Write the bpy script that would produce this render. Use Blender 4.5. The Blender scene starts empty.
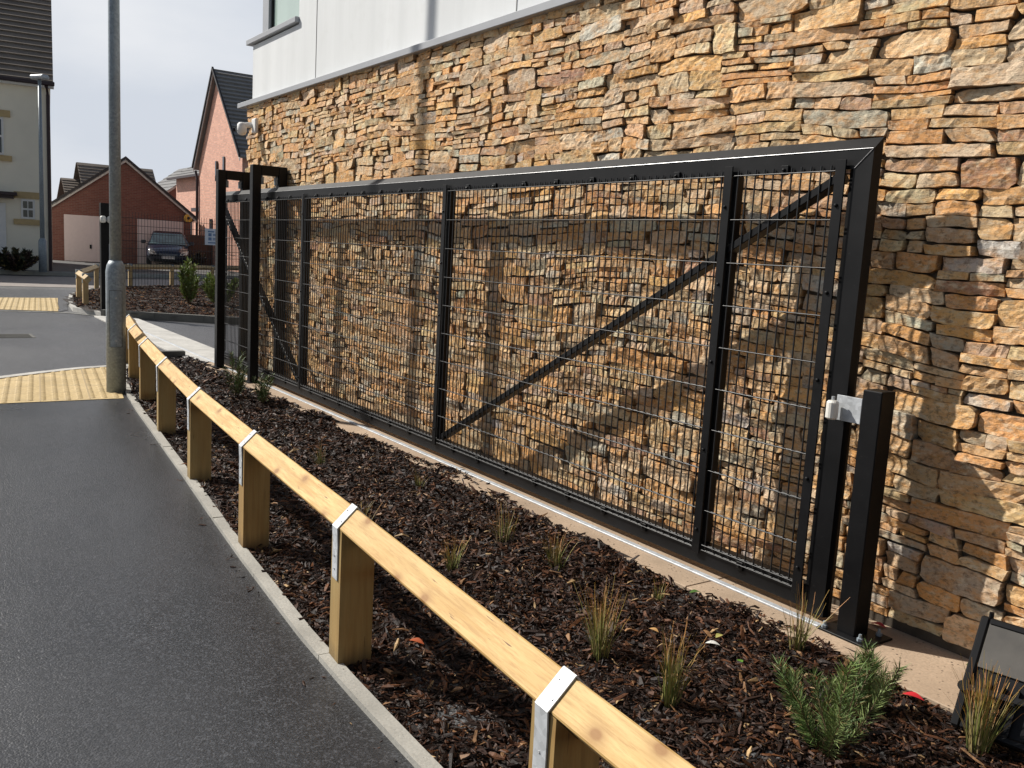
import bpy, math, random
import numpy as np
from mathutils import Matrix, Vector

random.seed(7)
rng = np.random.default_rng(7)
scene = bpy.context.scene
COL = scene.collection
PI = math.pi

# ------------------------------------------------------------------ helpers
def tag(o, label=None, cat=None, group=None, kind=None):
    if label: o['label'] = label
    if cat: o['category'] = cat
    if group: o['group'] = group
    if kind: o['kind'] = kind
    return o

def empty(name, loc, rz=0, label=None, cat=None, group=None):
    o = bpy.data.objects.new(name, None)
    COL.objects.link(o)
    o.location = loc
    o.rotation_euler = (0, 0, rz)
    o.empty_display_size = 0.1
    return tag(o, label, cat, group)

def root_loc(p):
    v = Vector((0, 0, 0))
    while p is not None:
        v += p.location
        p = p.parent
    return v

def vnoise(x, y, z=0.0, seed=0):
    x = np.asarray(x, float); y = np.asarray(y, float) + 0 * x; z = np.asarray(z, float) + 0 * x
    xi = np.floor(x).astype(np.int64); yi = np.floor(y).astype(np.int64); zi = np.floor(z).astype(np.int64)
    xf = x - xi; yf = y - yi; zf = z - zi
    xf = xf * xf * (3 - 2 * xf); yf = yf * yf * (3 - 2 * yf); zf = zf * zf * (3 - 2 * zf)
    def h(a, b, c):
        n = (a * 374761393 + b * 668265263 + c * 2147483647 + seed * 974634777) & 0xffffffff
        n = ((n ^ (n >> 13)) * 1274126177) & 0xffffffff
        n = n ^ (n >> 16)
        return (n & 0xffff) / 65535.0
    r = 0
    for dz, wz in ((0, 1 - zf), (1, zf)):
        for dy, wy in ((0, 1 - yf), (1, yf)):
            for dx, wx in ((0, 1 - xf), (1, xf)):
                r = r + h(xi + dx, yi + dy, zi + dz) * wx * wy * wz
    return r * 2 - 1

class MB:
    """collects geometry for ONE mesh object; coordinates are world unless local=True at build"""
    def __init__(s): s.v = []; s.f = []
    def quad(s, a, b, c, d):
        n = len(s.v); s.v += [tuple(a), tuple(b), tuple(c), tuple(d)]; s.f.append((n, n+1, n+2, n+3)); return s
    def poly(s, pts):
        n = len(s.v); s.v += [tuple(p) for p in pts]; s.f.append(tuple(range(n, n+len(pts)))); return s
    def box(s, x0, x1, y0, y1, z0, z1, b=0.0):
        if x0 > x1: x0, x1 = x1, x0
        if y0 > y1: y0, y1 = y1, y0
        if z0 > z1: z0, z1 = z1, z0
        return s.obox(((x0+x1)/2, (y0+y1)/2, (z0+z1)/2), (1,0,0), (0,1,0), (0,0,1), (x1-x0)/2, (y1-y0)/2, (z1-z0)/2, b)
    def obox(s, c, ax, ay, az, hx, hy, hz, b=0.0):
        c = Vector(c); ax = Vector(ax).normalized(); ay = Vector(ay).normalized(); az = Vector(az).normalized()
        if b <= 0:
            n = len(s.v)
            for sx in (-1, 1):
                for sy in (-1, 1):
                    for sz in (-1, 1):
                        s.v.append(tuple(c + ax*hx*sx + ay*hy*sy + az*hz*sz))
            for f in ((0,1,3,2),(4,6,7,5),(0,4,5,1),(2,3,7,6),(0,2,6,4),(1,5,7,3)): s.f.append(tuple(n+i for i in f))
            return s
        b = min(b, hx*.9, hy*.9, hz*.9)
        n = len(s.v); idx = {}
        for sx in (-1, 1):
            for sy in (-1, 1):
                for sz in (-1, 1):
                    for k, (dx, dy, dz) in enumerate(((0,b,b),(b,0,b),(b,b,0))):
                        idx[(sx,sy,sz,k)] = len(s.v)
                        s.v.append(tuple(c + ax*(hx-dx)*sx + ay*(hy-dy)*sy + az*(hz-dz)*sz))
        I = idx
        for sg in (-1, 1):
            q = [I[(sg,-1,-1,0)],I[(sg,1,-1,0)],I[(sg,1,1,0)],I[(sg,-1,1,0)]]; s.f.append(tuple(q if sg>0 else q[::-1]))
            q = [I[(-1,sg,-1,1)],I[(-1,sg,1,1)],I[(1,sg,1,1)],I[(1,sg,-1,1)]]; s.f.append(tuple(q if sg>0 else q[::-1]))
            q = [I[(-1,-1,sg,2)],I[(1,-1,sg,2)],I[(1,1,sg,2)],I[(-1,1,sg,2)]]; s.f.append(tuple(q if sg>0 else q[::-1]))
        for a in (-1, 1):
            for d in (-1, 1):
                q = [I[(a,d,-1,0)],I[(a,d,1,0)],I[(a,d,1,1)],I[(a,d,-1,1)]]; s.f.append(tuple(q if a*d<0 else q[::-1]))
                q = [I[(a,-1,d,0)],I[(a,1,d,0)],I[(a,1,d,2)],I[(a,-1,d,2)]]; s.f.append(tuple(q if a*d>0 else q[::-1]))
                q = [I[(-1,a,d,1)],I[(1,a,d,1)],I[(1,a,d,2)],I[(-1,a,d,2)]]; s.f.append(tuple(q if a*d<0 else q[::-1]))
        for a in (-1, 1):
            for d in (-1, 1):
                for e in (-1, 1):
                    q = (I[(a,d,e,0)],I[(a,d,e,1)],I[(a,d,e,2)]); s.f.append(q if a*d*e>0 else q[::-1])
        return s
    def bar(s, p, q, w, h, up=(0,0,1), b=0.0, ext=0.0):
        p = Vector(p); q = Vector(q); d = (q-p); L = d.length; d.normalize()
        side = Vector(up).cross(d)
        if side.length < 1e-4: side = Vector((0,1,0)).cross(d)
        side.normalize(); u = d.cross(side).normalized()
        return s.obox((p+q)/2, d, side, u, L/2+ext, w/2, h/2, b)
    def tube(s, pts, rad, n=8, caps=True):
        pts = [Vector(p) for p in pts]
        if not hasattr(rad, '__len__'): rad = [rad]*len(pts)
        base = len(s.v)
        for i, p in enumerate(pts):
            if i == 0: d = pts[1]-p
            elif i == len(pts)-1: d = p-pts[i-1]
            else: d = pts[i+1]-pts[i-1]
            d.normalize()
            ref = Vector((0,0,1)) if abs(d.z) < .9 else Vector((1,0,0))
            a = d.cross(ref).normalized(); b = d.cross(a).normalized()
            for k in range(n):
                t = 2*PI*k/n
                s.v.append(tuple(p + (a*math.cos(t)+b*math.sin(t))*rad[i]))
        for i in range(len(pts)-1):
            for k in range(n):
                k2 = (k+1) % n
                s.f.append((base+i*n+k, base+(i+1)*n+k, base+(i+1)*n+k2, base+i*n+k2))
        if caps:
            s.f.append(tuple(base+k for k in range(n)))
            s.f.append(tuple(base+(len(pts)-1)*n+k for k in range(n-1, -1, -1)))
        return s
    def prism(s, poly, axis_vec):
        """extrude closed 3D polygon along axis_vec"""
        n = len(s.v); m = len(poly); a = Vector(axis_vec)
        s.v += [tuple(Vector(p)) for p in poly] + [tuple(Vector(p)+a) for p in poly]
        s.f.append(tuple(n+i for i in range(m-1, -1, -1))); s.f.append(tuple(n+m+i for i in range(m)))
        for i in range(m):
            j = (i+1) % m
            s.f.append((n+i, n+j, n+m+j, n+m+i))
        return s
    def build(s, name, mat, parent=None, local=False, smooth=False, fix=True):
        me = bpy.data.meshes.new(name)
        off = Vector((0,0,0)) if (local or parent is None) else root_loc(parent)
        me.from_pydata([(x-off.x, y-off.y, z-off.z) for x, y, z in s.v], [], s.f)
        if fix:
            import bmesh
            bm = bmesh.new(); bm.from_mesh(me)
            bmesh.ops.recalc_face_normals(bm, faces=bm.faces)
            bm.to_mesh(me); bm.free()
        me.materials.append(mat)
        me.polygons.foreach_set('use_smooth', [bool(smooth)]*len(me.polygons))
        o = bpy.data.objects.new(name, me); COL.objects.link(o)
        if parent is not None: o.parent = parent
        return o

def np_mesh(name, V, F, mat, parent=None, colors=None, smooth=False, origin=None):
    """V (n,3), F (m,k) numpy arrays -> one mesh object, colors per vertex (n,3)"""
    me = bpy.data.meshes.new(name)
    V = np.asarray(V, dtype=np.float32)
    off = root_loc(parent) if parent is not None else Vector((0,0,0))
    V = V - np.array(off, dtype=np.float32)
    F = np.asarray(F, dtype=np.int32); m, k = F.shape
    me.vertices.add(len(V)); me.vertices.foreach_set('co', V.ravel())
    me.loops.add(m*k); me.loops.foreach_set('vertex_index', F.ravel())
    me.polygons.add(m)
    me.polygons.foreach_set('loop_start', np.arange(0, m*k, k, dtype=np.int32))
    me.polygons.foreach_set('loop_total', np.full(m, k, dtype=np.int32))
    me.polygons.foreach_set('use_smooth', np.full(m, bool(smooth)))
    me.update(calc_edges=True)
    if colors is not None:
        ca = me.color_attributes.new('Col', 'FLOAT_COLOR', 'POINT')
        c = np.ones((len(V), 4), dtype=np.float32); c[:, :3] = colors
        ca.data.foreach_set('color', c.ravel())
    me.materials.append(mat)
    o = bpy.data.objects.new(name, me); COL.objects.link(o)
    if parent is not None: o.parent = parent
    return o

def copy_tree(o, parent=None):
    c = o.copy(); COL.objects.link(c); c.parent = parent
    for ch in list(o.children): copy_tree(ch, c)
    return c

# ------------------------------------------------------------------ materials
class N:
    def __init__(s, name):
        s.m = bpy.data.materials.new(name); s.m.use_nodes = True
        s.t = s.m.node_tree; s.b = s.t.nodes['Principled BSDF']; s.L = s.t.links
        s.tc = s.n('ShaderNodeTexCoord')
    def n(s, typ, **kw):
        x = s.t.nodes.new(typ)
        for k, v in kw.items(): setattr(x, k, v)
        return x
    def link(s, a, b): s.L.new(a, b)
    def mapping(s, scale=(1,1,1), rot=(0,0,0), coord='Object'):
        m = s.n('ShaderNodeMapping'); m.inputs['Scale'].default_value = scale; m.inputs['Rotation'].default_value = rot
        s.link(s.tc.outputs[coord], m.inputs['Vector']); return m.outputs[0]
    def noise(s, vec, scale, detail=4, rough=.55):
        x = s.n('ShaderNodeTexNoise'); x.inputs['Scale'].default_value = scale
        x.inputs['Detail'].default_value = detail; x.inputs['Roughness'].default_value = rough
        s.link(vec, x.inputs['Vector']); return x.outputs['Fac']
    def voro(s, vec, scale, out='Distance', feature='F1'):
        x = s.n('ShaderNodeTexVoronoi'); x.feature = feature; x.inputs['Scale'].default_value = scale
        s.link(vec, x.inputs['Vector']); return x.outputs[out]
    def ramp(s, fac, stops):
        r = s.n('ShaderNodeValToRGB'); e = r.color_ramp.elements
        while len(e) < len(stops): e.new(.5)
        for i, (p, c) in enumerate(stops):
            e[i].position = p; e[i].color = (c[0], c[1], c[2], 1) if hasattr(c, '__len__') else (c, c, c, 1)
        s.link(fac, r.inputs[0]); return r.outputs[0]
    def mix(s, fac, a, b, mode='MIX'):
        x = s.n('ShaderNodeMix', data_type='RGBA', blend_type=mode)
        for sock, v in ((x.inputs[0], fac), (x.inputs[6], a), (x.inputs[7], b)):
            if hasattr(v, 'is_linked'): s.link(v, sock)
            elif hasattr(v, '__len__'): sock.default_value = (v[0], v[1], v[2], 1)
            else: sock.default_value = v
        return x.outputs[2]
    def math(s, op, a, b=0.0):
        x = s.n('ShaderNodeMath', operation=op)
        for i, v in enumerate((a, b)):
            if hasattr(v, 'is_linked'): s.link(v, x.inputs[i])
            else: x.inputs[i].default_value = v
        return x.outputs[0]
    def bump(s, h, strength=.3, dist=.01, prev=None):
        x = s.n('ShaderNodeBump'); x.inputs['Strength'].default_value = strength; x.inputs['Distance'].default_value = dist
        s.link(h, x.inputs['Height'])
        if prev is not None: s.link(prev, x.inputs['Normal'])
        return x.outputs[0]
    def out(s, color=None, rough=None, metal=None, normal=None, spec=None):
        for nm, v in (('Base Color', color), ('Roughness', rough), ('Metallic', metal), ('Normal', normal), ('Specular IOR Level', spec)):
            if v is None: continue
            if hasattr(v, 'is_linked'): s.link(v, s.b.inputs[nm])
            elif hasattr(v, '__len__'): s.b.inputs[nm].default_value = (v[0], v[1], v[2], 1)
            else: s.b.inputs[nm].default_value = v
        return s.m

def m_plain(name, c, rough=.6, metal=0., var=.15, scale=8, bump=.0, bscale=60, spec=.5):
    k = N(name); v = k.mapping()
    f = k.noise(v, scale, 5)
    col = k.mix(k.ramp(f, [(.3, 0.), (.7, 1.)]), [x*(1-var) for x in c], [min(1, x*(1+var)) for x in c])
    nrm = k.bump(k.noise(v, bscale, 4), bump, .004) if bump else None
    return k.out(col, rough, metal, nrm, spec)

def m_asphalt(name, dark, light, sheen=0.0, rough=.55, patch=.8):
    k = N(name); v = k.mapping()
    cells = k.voro(v, 140, 'Color'); cg = k.ramp(cells, [(0.15, 0.), (.66, .3), (.80, 1.)])
    big = k.noise(v, patch, 4); fine = k.noise(v, 260, 3)
    c = k.mix(cg, [x*.4 for x in dark], [x*2.6 for x in dark])
    c2 = k.mix(cg, [x*.65 for x in light], [x*1.4 for x in light])
    c = k.mix(k.ramp(big, [(.35, 0.), (.7, 1.)]), c, c2)
    st = k.noise(k.mapping((1, 3.5, 1)), 1.7, 6, .65)
    c = k.mix(k.ramp(st, [(.5, 0.), (.8, .35)]), c, [x*1.6 for x in light])
    h = k.voro(v, 150, 'Distance'); hi = k.voro(v, 150, 'Color'); hh = k.math('SUBTRACT', k.ramp(hi, [(.1, 0.), (.9, 1.)]), k.math('MULTIPLY', h, 1.2))
    b = k.bump(hh, .42, .003)
    r = k.math('ADD', k.math('MULTIPLY', big, .25), rough-.12)
    return k.out(c, r, 0, b, .6)

M = {}
M['footpath'] = m_asphalt('footpath_asphalt', (.026,.027,.030), (.038,.039,.043), rough=.30)
M['road'] = m_asphalt('road_asphalt', (.05,.05,.054), (.075,.075,.079), rough=.46, patch=.5)
M['road_far'] = m_asphalt('ground_asphalt', (.07,.07,.072), (.10,.10,.10), rough=.6)
M['pave_far'] = m_plain('far_pavement', (.075,.073,.07), .8, var=.2, scale=2)
M['sheen_strip'] = m_plain('road_sheen', (.27,.235,.21), .7, var=.15, scale=3)  # sun sheen on the far road, put into a paler colour

def m_concrete(name, c, speck=True, tint=(1,1,1)):
    k = N(name); v = k.mapping()
    a = k.noise(v, 3, 6, .65); f = k.noise(v, 90, 4)
    col = k.mix(k.ramp(a, [(.3, 0.), (.7, 1.)]), [x*.72 for x in c], [min(1, x*1.15) for x in c])
    col = k.mix(k.ramp(f, [(.35, .45), (.6, 0.)]), col, [x*.6 for x in c])
    pit = k.voro(v, 42)
    pf = k.ramp(pit, [(.14, 1.), (.24, 0.)])
    pn = k.ramp(k.noise(v, 12, 2), [(.5, 0.), (.6, 1.)])
    pf2 = k.mix(1.0, pf, pn, 'MULTIPLY')
    if speck: col = k.mix(pf2, col, (.07,.05,.035))
    b = k.bump(f, .35, .003); b = k.bump(k.ramp(pit, [(.08, 0.), (.2, 1.)]), .25, .004, b)
    return k.out(col, .8, 0, b, .35)
M['sand_conc'] = m_concrete('sandy_concrete', (.47,.35,.245))
M['kerb'] = m_concrete('kerb_concrete', (.40,.385,.345), False)
M['kerb_white'] = m_concrete('pale_concrete', (.56,.54,.50), False)
M['kerb_dark'] = m_concrete('weathered_concrete', (.15,.145,.13), False)

def m_tactile():
    k = N('buff_tactile_paving'); v = k.mapping()
    col = k.mix(k.ramp(k.noise(v, 2.2, 4), [(.3, 0.), (.7, 1.)]), (.50,.37,.17), (.66,.50,.26))
    col = k.mix(k.ramp(k.noise(v, 40, 4), [(.3, .7), (.6, 0.)]), col, (.34,.24,.11))
    col = k.mix(k.ramp(k.noise(v, 5, 5, .7), [(.5, 0.), (.75, .55)]), col, (.30,.24,.15))
    br = k.n('ShaderNodeTexBrick'); br.offset = 0
    br.inputs['Scale'].default_value = 1; br.inputs['Brick Width'].default_value = .4; br.inputs['Row Height'].default_value = .4
    br.inputs['Mortar Size'].default_value = .006; br.inputs['Mortar Smooth'].default_value = .1
    k.link(k.mapping((1,1,1), (0,0,.12)), br.inputs['Vector'])
    col = k.mix(br.outputs['Fac'], col, (.33,.24,.12))
    return k.out(col, .75, 0, k.bump(k.noise(v, 120, 3), .3, .002), .4)
M['tactile'] = m_tactile()

def m_stone():
    k = N('split_face_stone'); v = k.mapping((1, 1, 1.6))
    at = k.n('ShaderNodeAttribute'); at.attribute_name = 'Col'
    ca = at.outputs['Color']
    n1 = k.noise(v, 9, 6, .65); n2 = k.noise(v, 38, 6, .7); n3 = k.noise(k.mapping((1, 1, 3.2)), 22, 5, .6)
    col = k.mix(k.ramp(n1, [(.44, 0.), (.64, .8)]), ca, (.70,.34,.10)); col = k.mix(k.ramp(k.noise(k.mapping((1.3,1,2.4)), 13, 5, .6), [(.54, 0.), (.68, .6)]), col, (.80,.68,.48))            # rust
    col = k.mix(k.ramp(n3, [(.50, 0.), (.72, .6)]), col, (.48,.41,.31))            # grey lichen veins
    col = k.mix(k.ramp(n2, [(.30, .85), (.50, 0.)]), col, (.13,.075,.04))           # dark pits
    col = k.mix(k.ramp(k.noise(v, 60, 4, .7), [(.55, 0.), (.72, .5)]), col, (.80,.68,.48))  # pale grains
    stp = k.ramp(n3, [(.44, 0.), (.455, .4), (.53, .45), (.545, 1.)]); b = k.bump(n2, .55, .007); b = k.bump(stp, .5, .006, b); b = k.bump(k.noise(v, 140, 4, .75), .6, .004, b)
    return k.out(col, .78, 0, b, .3)
M['stone'] = m_stone()
M['mortar'] = m_plain('recessed_mortar', (.07,.055,.04), .95, var=.4, scale=10, bump=.6)
k_ = N('white_render'); v_ = k_.mapping((2.2, 2.2, .22)); f_ = k_.noise(v_, 1.6, 6, .6)
c_ = k_.mix(k_.ramp(f_, [(.35, 0.), (.7, 1.)]), (.66,.675,.68), (.73,.745,.75))
c_ = k_.mix(k_.ramp(k_.noise(k_.mapping(), 7, 5), [(.55, 0.), (.8, .35)]), c_, (.60,.61,.60))
M['render'] = k_.out(c_, .85, 0, k_.bump(k_.noise(k_.mapping(), 150, 3), .15, .003), .3)
M['trim'] = m_plain('grey_aluminium', (.36,.37,.39), .45, var=.06, scale=3)
M['glass'] = m_plain('window_glass', (.42,.52,.47), .08, var=.1, scale=1.5, spec=.9)
M['dark_glass'] = m_plain('dark_window_glass', (.03,.04,.05), .06, var=.2, spec=.9)
M['joint'] = m_plain('movement_joint', (.33,.33,.32), .8)

def m_blackpaint():
    k = N('black_powder_coat'); v = k.mapping()
    f = k.noise(v, 5, 6, .6); sc = k.noise(k.mapping((1,1,14)), 8, 4)
    col = k.mix(k.ramp(f, [(.35, 0.), (.75, 1.)]), (.004,.004,.0045), (.008,.008,.009))
    col = k.mix(k.ramp(k.noise(v, 60, 5, .7), [(.62, 0.), (.8, .3)]), col, (.10,.095,.09))
    r = k.math('ADD', k.math('MULTIPLY', f, .25), .33)
    return k.out(col, r, 0, k.bump(k.noise(v, 220, 2), .12, .001), .2)
M['black'] = m_blackpaint()
M['bright_steel'] = m_plain('bare_steel', (.45,.45,.46), .35, .8, var=.3, scale=40)

def m_galv(name='galvanised_steel', c=(.27,.315,.35)):
    k = N(name); v = k.mapping()
    cells = k.voro(v, 55, 'Color'); g = k.ramp(cells, [(.1, 0.), (.9, 1.)])
    col = k.mix(g, [x*.8 for x in c], [x*1.2 for x in c])
    col = k.mix(k.ramp(k.noise(k.mapping((1,1,.35)), 9, 6, .65), [(.45, 0.), (.7, .6)]), col, [x*.62 for x in c])
    col = k.mix(k.ramp(k.noise(v, 34, 5), [(.66, 0.), (.74, .7)]), col, [min(1, x*1.7) for x in c])
    return k.out(col, .5, .12, k.bump(k.noise(v, 70, 4), .15, .002), .5)
M['galv'] = m_galv()
M['galv_bright'] = m_galv('bright_galvanised_strap', (.50,.52,.54))
M['nylon'] = m_plain('white_nylon', (.74,.72,.66), .45, var=.06)

def m_wood(name, axis=0, c0=(.50,.29,.085), c1=(.68,.45,.18)):
    k = N(name)
    sc = [14, 14, 14]; sc[axis] = .9
    v = k.mapping(tuple(sc))
    g = k.noise(v, 3.2, 6, .6)
    lo = [.9*x for x in (2.2, 2.2, 2.2)]; lo[axis] = .5
    g2 = k.noise(k.mapping(tuple(lo)), 2.2, 4)
    col = k.mix(k.ramp(g, [(.38, 0.), (.58, 1.)]), c0, c1)
    col = k.mix(k.ramp(g2, [(.4, 0.), (.72, .5)]), col, (.52,.40,.19))
    sp = k.n('ShaderNodeSeparateXYZ'); k.link(k.tc.outputs['Object'], sp.inputs[0]); cb = k.n('ShaderNodeCombineXYZ'); oi = k.n('ShaderNodeObjectInfo')
    k.link(k.math('ADD', k.math('MULTIPLY', sp.outputs[axis], 3.6), k.math('MULTIPLY', oi.outputs['Random'], 37.)), cb.inputs[0]); k.link(k.math('MULTIPLY', sp.outputs[(axis+1) % 3], 8.0), cb.inputs[1])
    vk = k.n('ShaderNodeTexVoronoi', voronoi_dimensions='2D'); vk.inputs['Scale'].default_value = 1.0; k.link(cb.outputs[0], vk.inputs['Vector']); kn = vk.outputs['Distance']
    col = k.mix(k.math('MULTIPLY', oi.outputs['Random'], .35), col, (.42,.27,.10))
    col = k.mix(k.ramp(kn, [(.05, .85), (.085, .45), (.15, .15), (.22, 0.)]), col, (.24,.10,.02))
    fine = list(x*2.6 for x in sc)
    col = k.mix(k.ramp(k.noise(k.mapping(tuple(fine)), 4, 4, .7), [(.48, 0.), (.62, .5)]), col, (.34,.18,.055))
    crk = k.ramp(k.noise(k.mapping(tuple(x*1.7 for x in sc)), 5.5, 3, .5), [(.26, 1.), (.31, 0.)])
    col = k.mix(crk, col, (.13,.06,.02))
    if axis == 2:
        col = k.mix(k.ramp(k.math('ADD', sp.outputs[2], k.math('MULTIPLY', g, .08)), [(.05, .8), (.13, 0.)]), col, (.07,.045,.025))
        col = k.mix(k.ramp(g2, [(.3, 0.), (.7, .45)]), col, (.30,.24,.10))
    return k.out(col, .62, 0, k.bump(g, .25, .004), .35)
M['wood_x'] = m_wood('treated_timber_rail', 0)
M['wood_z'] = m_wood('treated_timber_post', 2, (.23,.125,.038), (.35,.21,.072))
M['wood_far'] = m_plain('far_timber', (.42,.30,.15), .7, var=.2, scale=4)

def m_vcol(name, rough=.6, spec=.4, bump=0.0):
    k = N(name); at = k.n('ShaderNodeAttribute'); at.attribute_name = 'Col'
    v = k.mapping(); nz = k.noise(v, 120, 3)
    col = k.mix(k.ramp(nz, [(.3, .5), (.6, 0.)]), at.outputs['Color'], (.012,.008,.006))
    return k.out(col, rough, 0, k.bump(nz, bump, .003) if bump else None, spec)
M['bark'] = m_vcol('bark_chips', .55, .2, .5)
M['bark_far'] = m_vcol('dry_bark_chips', .85, .15, .3)
def m_leafcol(name):
    k = N(name); at = k.n('ShaderNodeAttribute'); at.attribute_name = 'Col'
    k.out(at.outputs['Color'], .55, 0, None, .35)
    return k.m
M['leaf'] = m_leafcol('leaf_surface')
M['soil'] = m_plain('dark_soil', (.022,.014,.010), .9, var=.5, scale=30, bump=.8, bscale=50)

def m_brick(name, c, mort, sx=1.0, facing='X'):
    k = N(name)
    tcx = k.n('ShaderNodeSeparateXYZ'); k.link(k.tc.outputs['Object'], tcx.inputs[0])
    cmb = k.n('ShaderNodeCombineXYZ')
    k.link(k.math('ADD', tcx.outputs['X'], tcx.outputs['Y']), cmb.inputs[0]); k.link(tcx.outputs['Z'], cmb.inputs[1])
    br = k.n('ShaderNodeTexBrick'); br.inputs['Scale'].default_value = 1
    br.inputs['Brick Width'].default_value = .225; br.inputs['Row Height'].default_value = .075
    br.inputs['Mortar Size'].default_value = .008; br.inputs['Bias'].default_value = -.2
    br.inputs['Color1'].default_value = (c[0]*.82, c[1]*.78, c[2]*.78, 1); br.inputs['Color2'].default_value = (c[0]*1.15, c[1]*1.15, c[2]*1.1, 1)
    br.inputs['Mortar'].default_value = (*mort, 1)
    k.link(cmb.outputs[0], br.inputs['Vector'])
    col = k.mix(k.ramp(k.noise(k.mapping(), 1.3, 4), [(.3, .25), (.6, 0.)]), br.outputs['Color'], [x*.6 for x in c])
    return k.out(col, .85, 0, None, .3)
M['brick'] = m_brick('red_brick', (.21,.085,.068), (.20,.145,.125))
M['brick_pale'] = m_brick('orange_brick', (.80,.43,.32), (.62,.48,.40))
M['cream'] = m_plain('cream_render', (.86,.80,.66), .85, var=.06, scale=1)
M['cream_stone'] = m_plain('buff_lintel', (.52,.38,.19), .8, var=.1)
M['white_paint'] = m_plain('white_paint', (.74,.73,.71), .5, var=.04)
M['bargeboard'] = m_plain('pale_bargeboard', (.55,.52,.50), .6)
M['door_pale'] = m_plain('pale_garage_door', (.66,.56,.56), .5, var=.03)
def m_rooftile(name, a, b):
    k = N(name); v = k.mapping()
    col = k.mix(k.ramp(k.noise(v, 1.1, 5), [(.3, 0.), (.7, 1.)]), a, b)
    col = k.mix(k.ramp(k.noise(v, 22, 3), [(.3, .4), (.6, 0.)]), col, [x*.6 for x in a])
    return k.out(col, .75, 0, None, .35)
M['tile'] = m_rooftile('brown_roof_tile', (.19,.155,.125), (.29,.24,.195))
M['tile_grey'] = m_rooftile('grey_roof_tile', (.12,.12,.125), (.19,.185,.18))
M['tile_light'] = m_rooftile('weathered_grey_tile', (.27,.26,.25), (.38,.36,.34))
M['dark_verge'] = m_plain('dark_verge_tile', (.035,.032,.035), .7)
M['black_plastic'] = m_plain('black_plastic', (.006,.006,.007), .5, var=.2, spec=.25)
M['gutter'] = m_plain('maroon_gutter', (.03,.015,.018), .5)
M['carpaint'] = m_plain('dark_blue_car_paint', (.012,.016,.035), .18, 0, var=.1, spec=.8)
M['rubber'] = m_plain('tyre_rubber', (.02,.02,.02), .8)
M['lamp_glass'] = m_plain('headlight_glass', (.66,.64,.58), .1, var=.1, spec=.9)
M['screen'] = m_plain('windscreen', (.12,.19,.20), .05, var=.3, scale=3, spec=1)
M['plate'] = m_plain('number_plate', (.6,.6,.58), .5)
M['sign_white'] = m_plain('sign_board', (.60,.66,.74), .5, var=.06, scale=5)
M['sign_blue'] = m_plain('sign_print', (.10,.19,.36), .5, var=.1)
M['yellow'] = m_plain('yellow_plastic', (.62,.40,.06), .5)
M['fence_brown'] = m_plain('dark_brown_fence', (.09,.045,.03), .8, var=.2)
M['lens'] = m_plain('floodlight_lens', (.12,.11,.095), .22, var=.2, spec=.9)
M['red'] = m_plain('red_leaf', (.45,.03,.04), .5)

# ------------------------------------------------------------------ sun, sky, camera
sun_dir = Vector((1.53, 1.0, -1.535)).normalized()      # direction the light travels
el = math.asin(-sun_dir.z)
sd = bpy.data.lights.new('sun', 'SUN'); sd.energy = 5.8; sd.angle = math.radians(.8); sd.color = (1.0, .955, .88)
so = bpy.data.objects.new('sun', sd); COL.objects.link(so)
so.rotation_euler = sun_dir.to_track_quat('-Z', 'Y').to_euler()
w = bpy.data.worlds.new('World'); scene.world = w; w.use_nodes = True
nt = w.node_tree; bg = nt.nodes['Background']; bg.inputs['Strength'].default_value = .1
sky = nt.nodes.new('ShaderNodeTexSky'); sky.sky_type = 'NISHITA'; sky.sun_disc = False
sky.sun_elevation = el; sky.sun_rotation = math.atan2(-sun_dir.x, -sun_dir.y)
tc = nt.nodes.new('ShaderNodeTexCoord')
mp = nt.nodes.new('ShaderNodeMapping'); mp.inputs['Scale'].default_value = (1, 1, 2.6); mp.inputs['Location'].default_value = (3.1, .4, 0)
nt.links.new(tc.outputs['Generated'], mp.inputs[0])
nz = nt.nodes.new('ShaderNodeTexNoise'); nz.inputs['Scale'].default_value = 1.9; nz.inputs['Detail'].default_value = 7; nz.inputs['Roughness'].default_value = .5
nt.links.new(mp.outputs[0], nz.inputs['Vector'])
cr = nt.nodes.new('ShaderNodeValToRGB'); cr.color_ramp.elements[0].position = .36; cr.color_ramp.elements[1].position = .64
cr.color_ramp.elements[0].color = (6.5, 6.95, 7.7, 1); cr.color_ramp.elements[1].color = (8.9, 9.0, 9.2, 1)
nt.links.new(nz.outputs['Fac'], cr.inputs[0])
sx = nt.nodes.new('ShaderNodeSeparateXYZ'); nt.links.new(tc.outputs['Generated'], sx.inputs[0])
zr = nt.nodes.new('ShaderNodeValToRGB'); zr.color_ramp.elements[0].position = .30; zr.color_ramp.elements[1].position = .62
zr.color_ramp.elements[0].color = (1, 1, 1, 1); zr.color_ramp.elements[1].color = (.15, .15, .15, 1)
nt.links.new(sx.outputs['Z'], zr.inputs[0])
xr_ = nt.nodes.new('ShaderNodeMapRange'); xr_.inputs['From Min'].default_value = -.25; xr_.inputs['From Max'].default_value = .35
xr_.inputs['To Min'].default_value = 1.0; xr_.inputs['To Max'].default_value = .12; nt.links.new(sx.outputs['X'], xr_.inputs['Value'])
mu_ = nt.nodes.new('ShaderNodeMath'); mu_.operation = 'MULTIPLY'; nt.links.new(zr.outputs[0], mu_.inputs[0]); nt.links.new(xr_.outputs[0], mu_.inputs[1])
mxs = nt.nodes.new('ShaderNodeMix'); mxs.data_type = 'RGBA'
nt.links.new(mu_.outputs[0], mxs.inputs[0]); 
dk = nt.nodes.new('ShaderNodeMix'); dk.data_type = 'RGBA'; dk.blend_type = 'MULTIPLY'; dk.inputs[0].default_value = 1.0; dk.inputs[7].default_value = (.62, .60, .58, 1)
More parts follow.
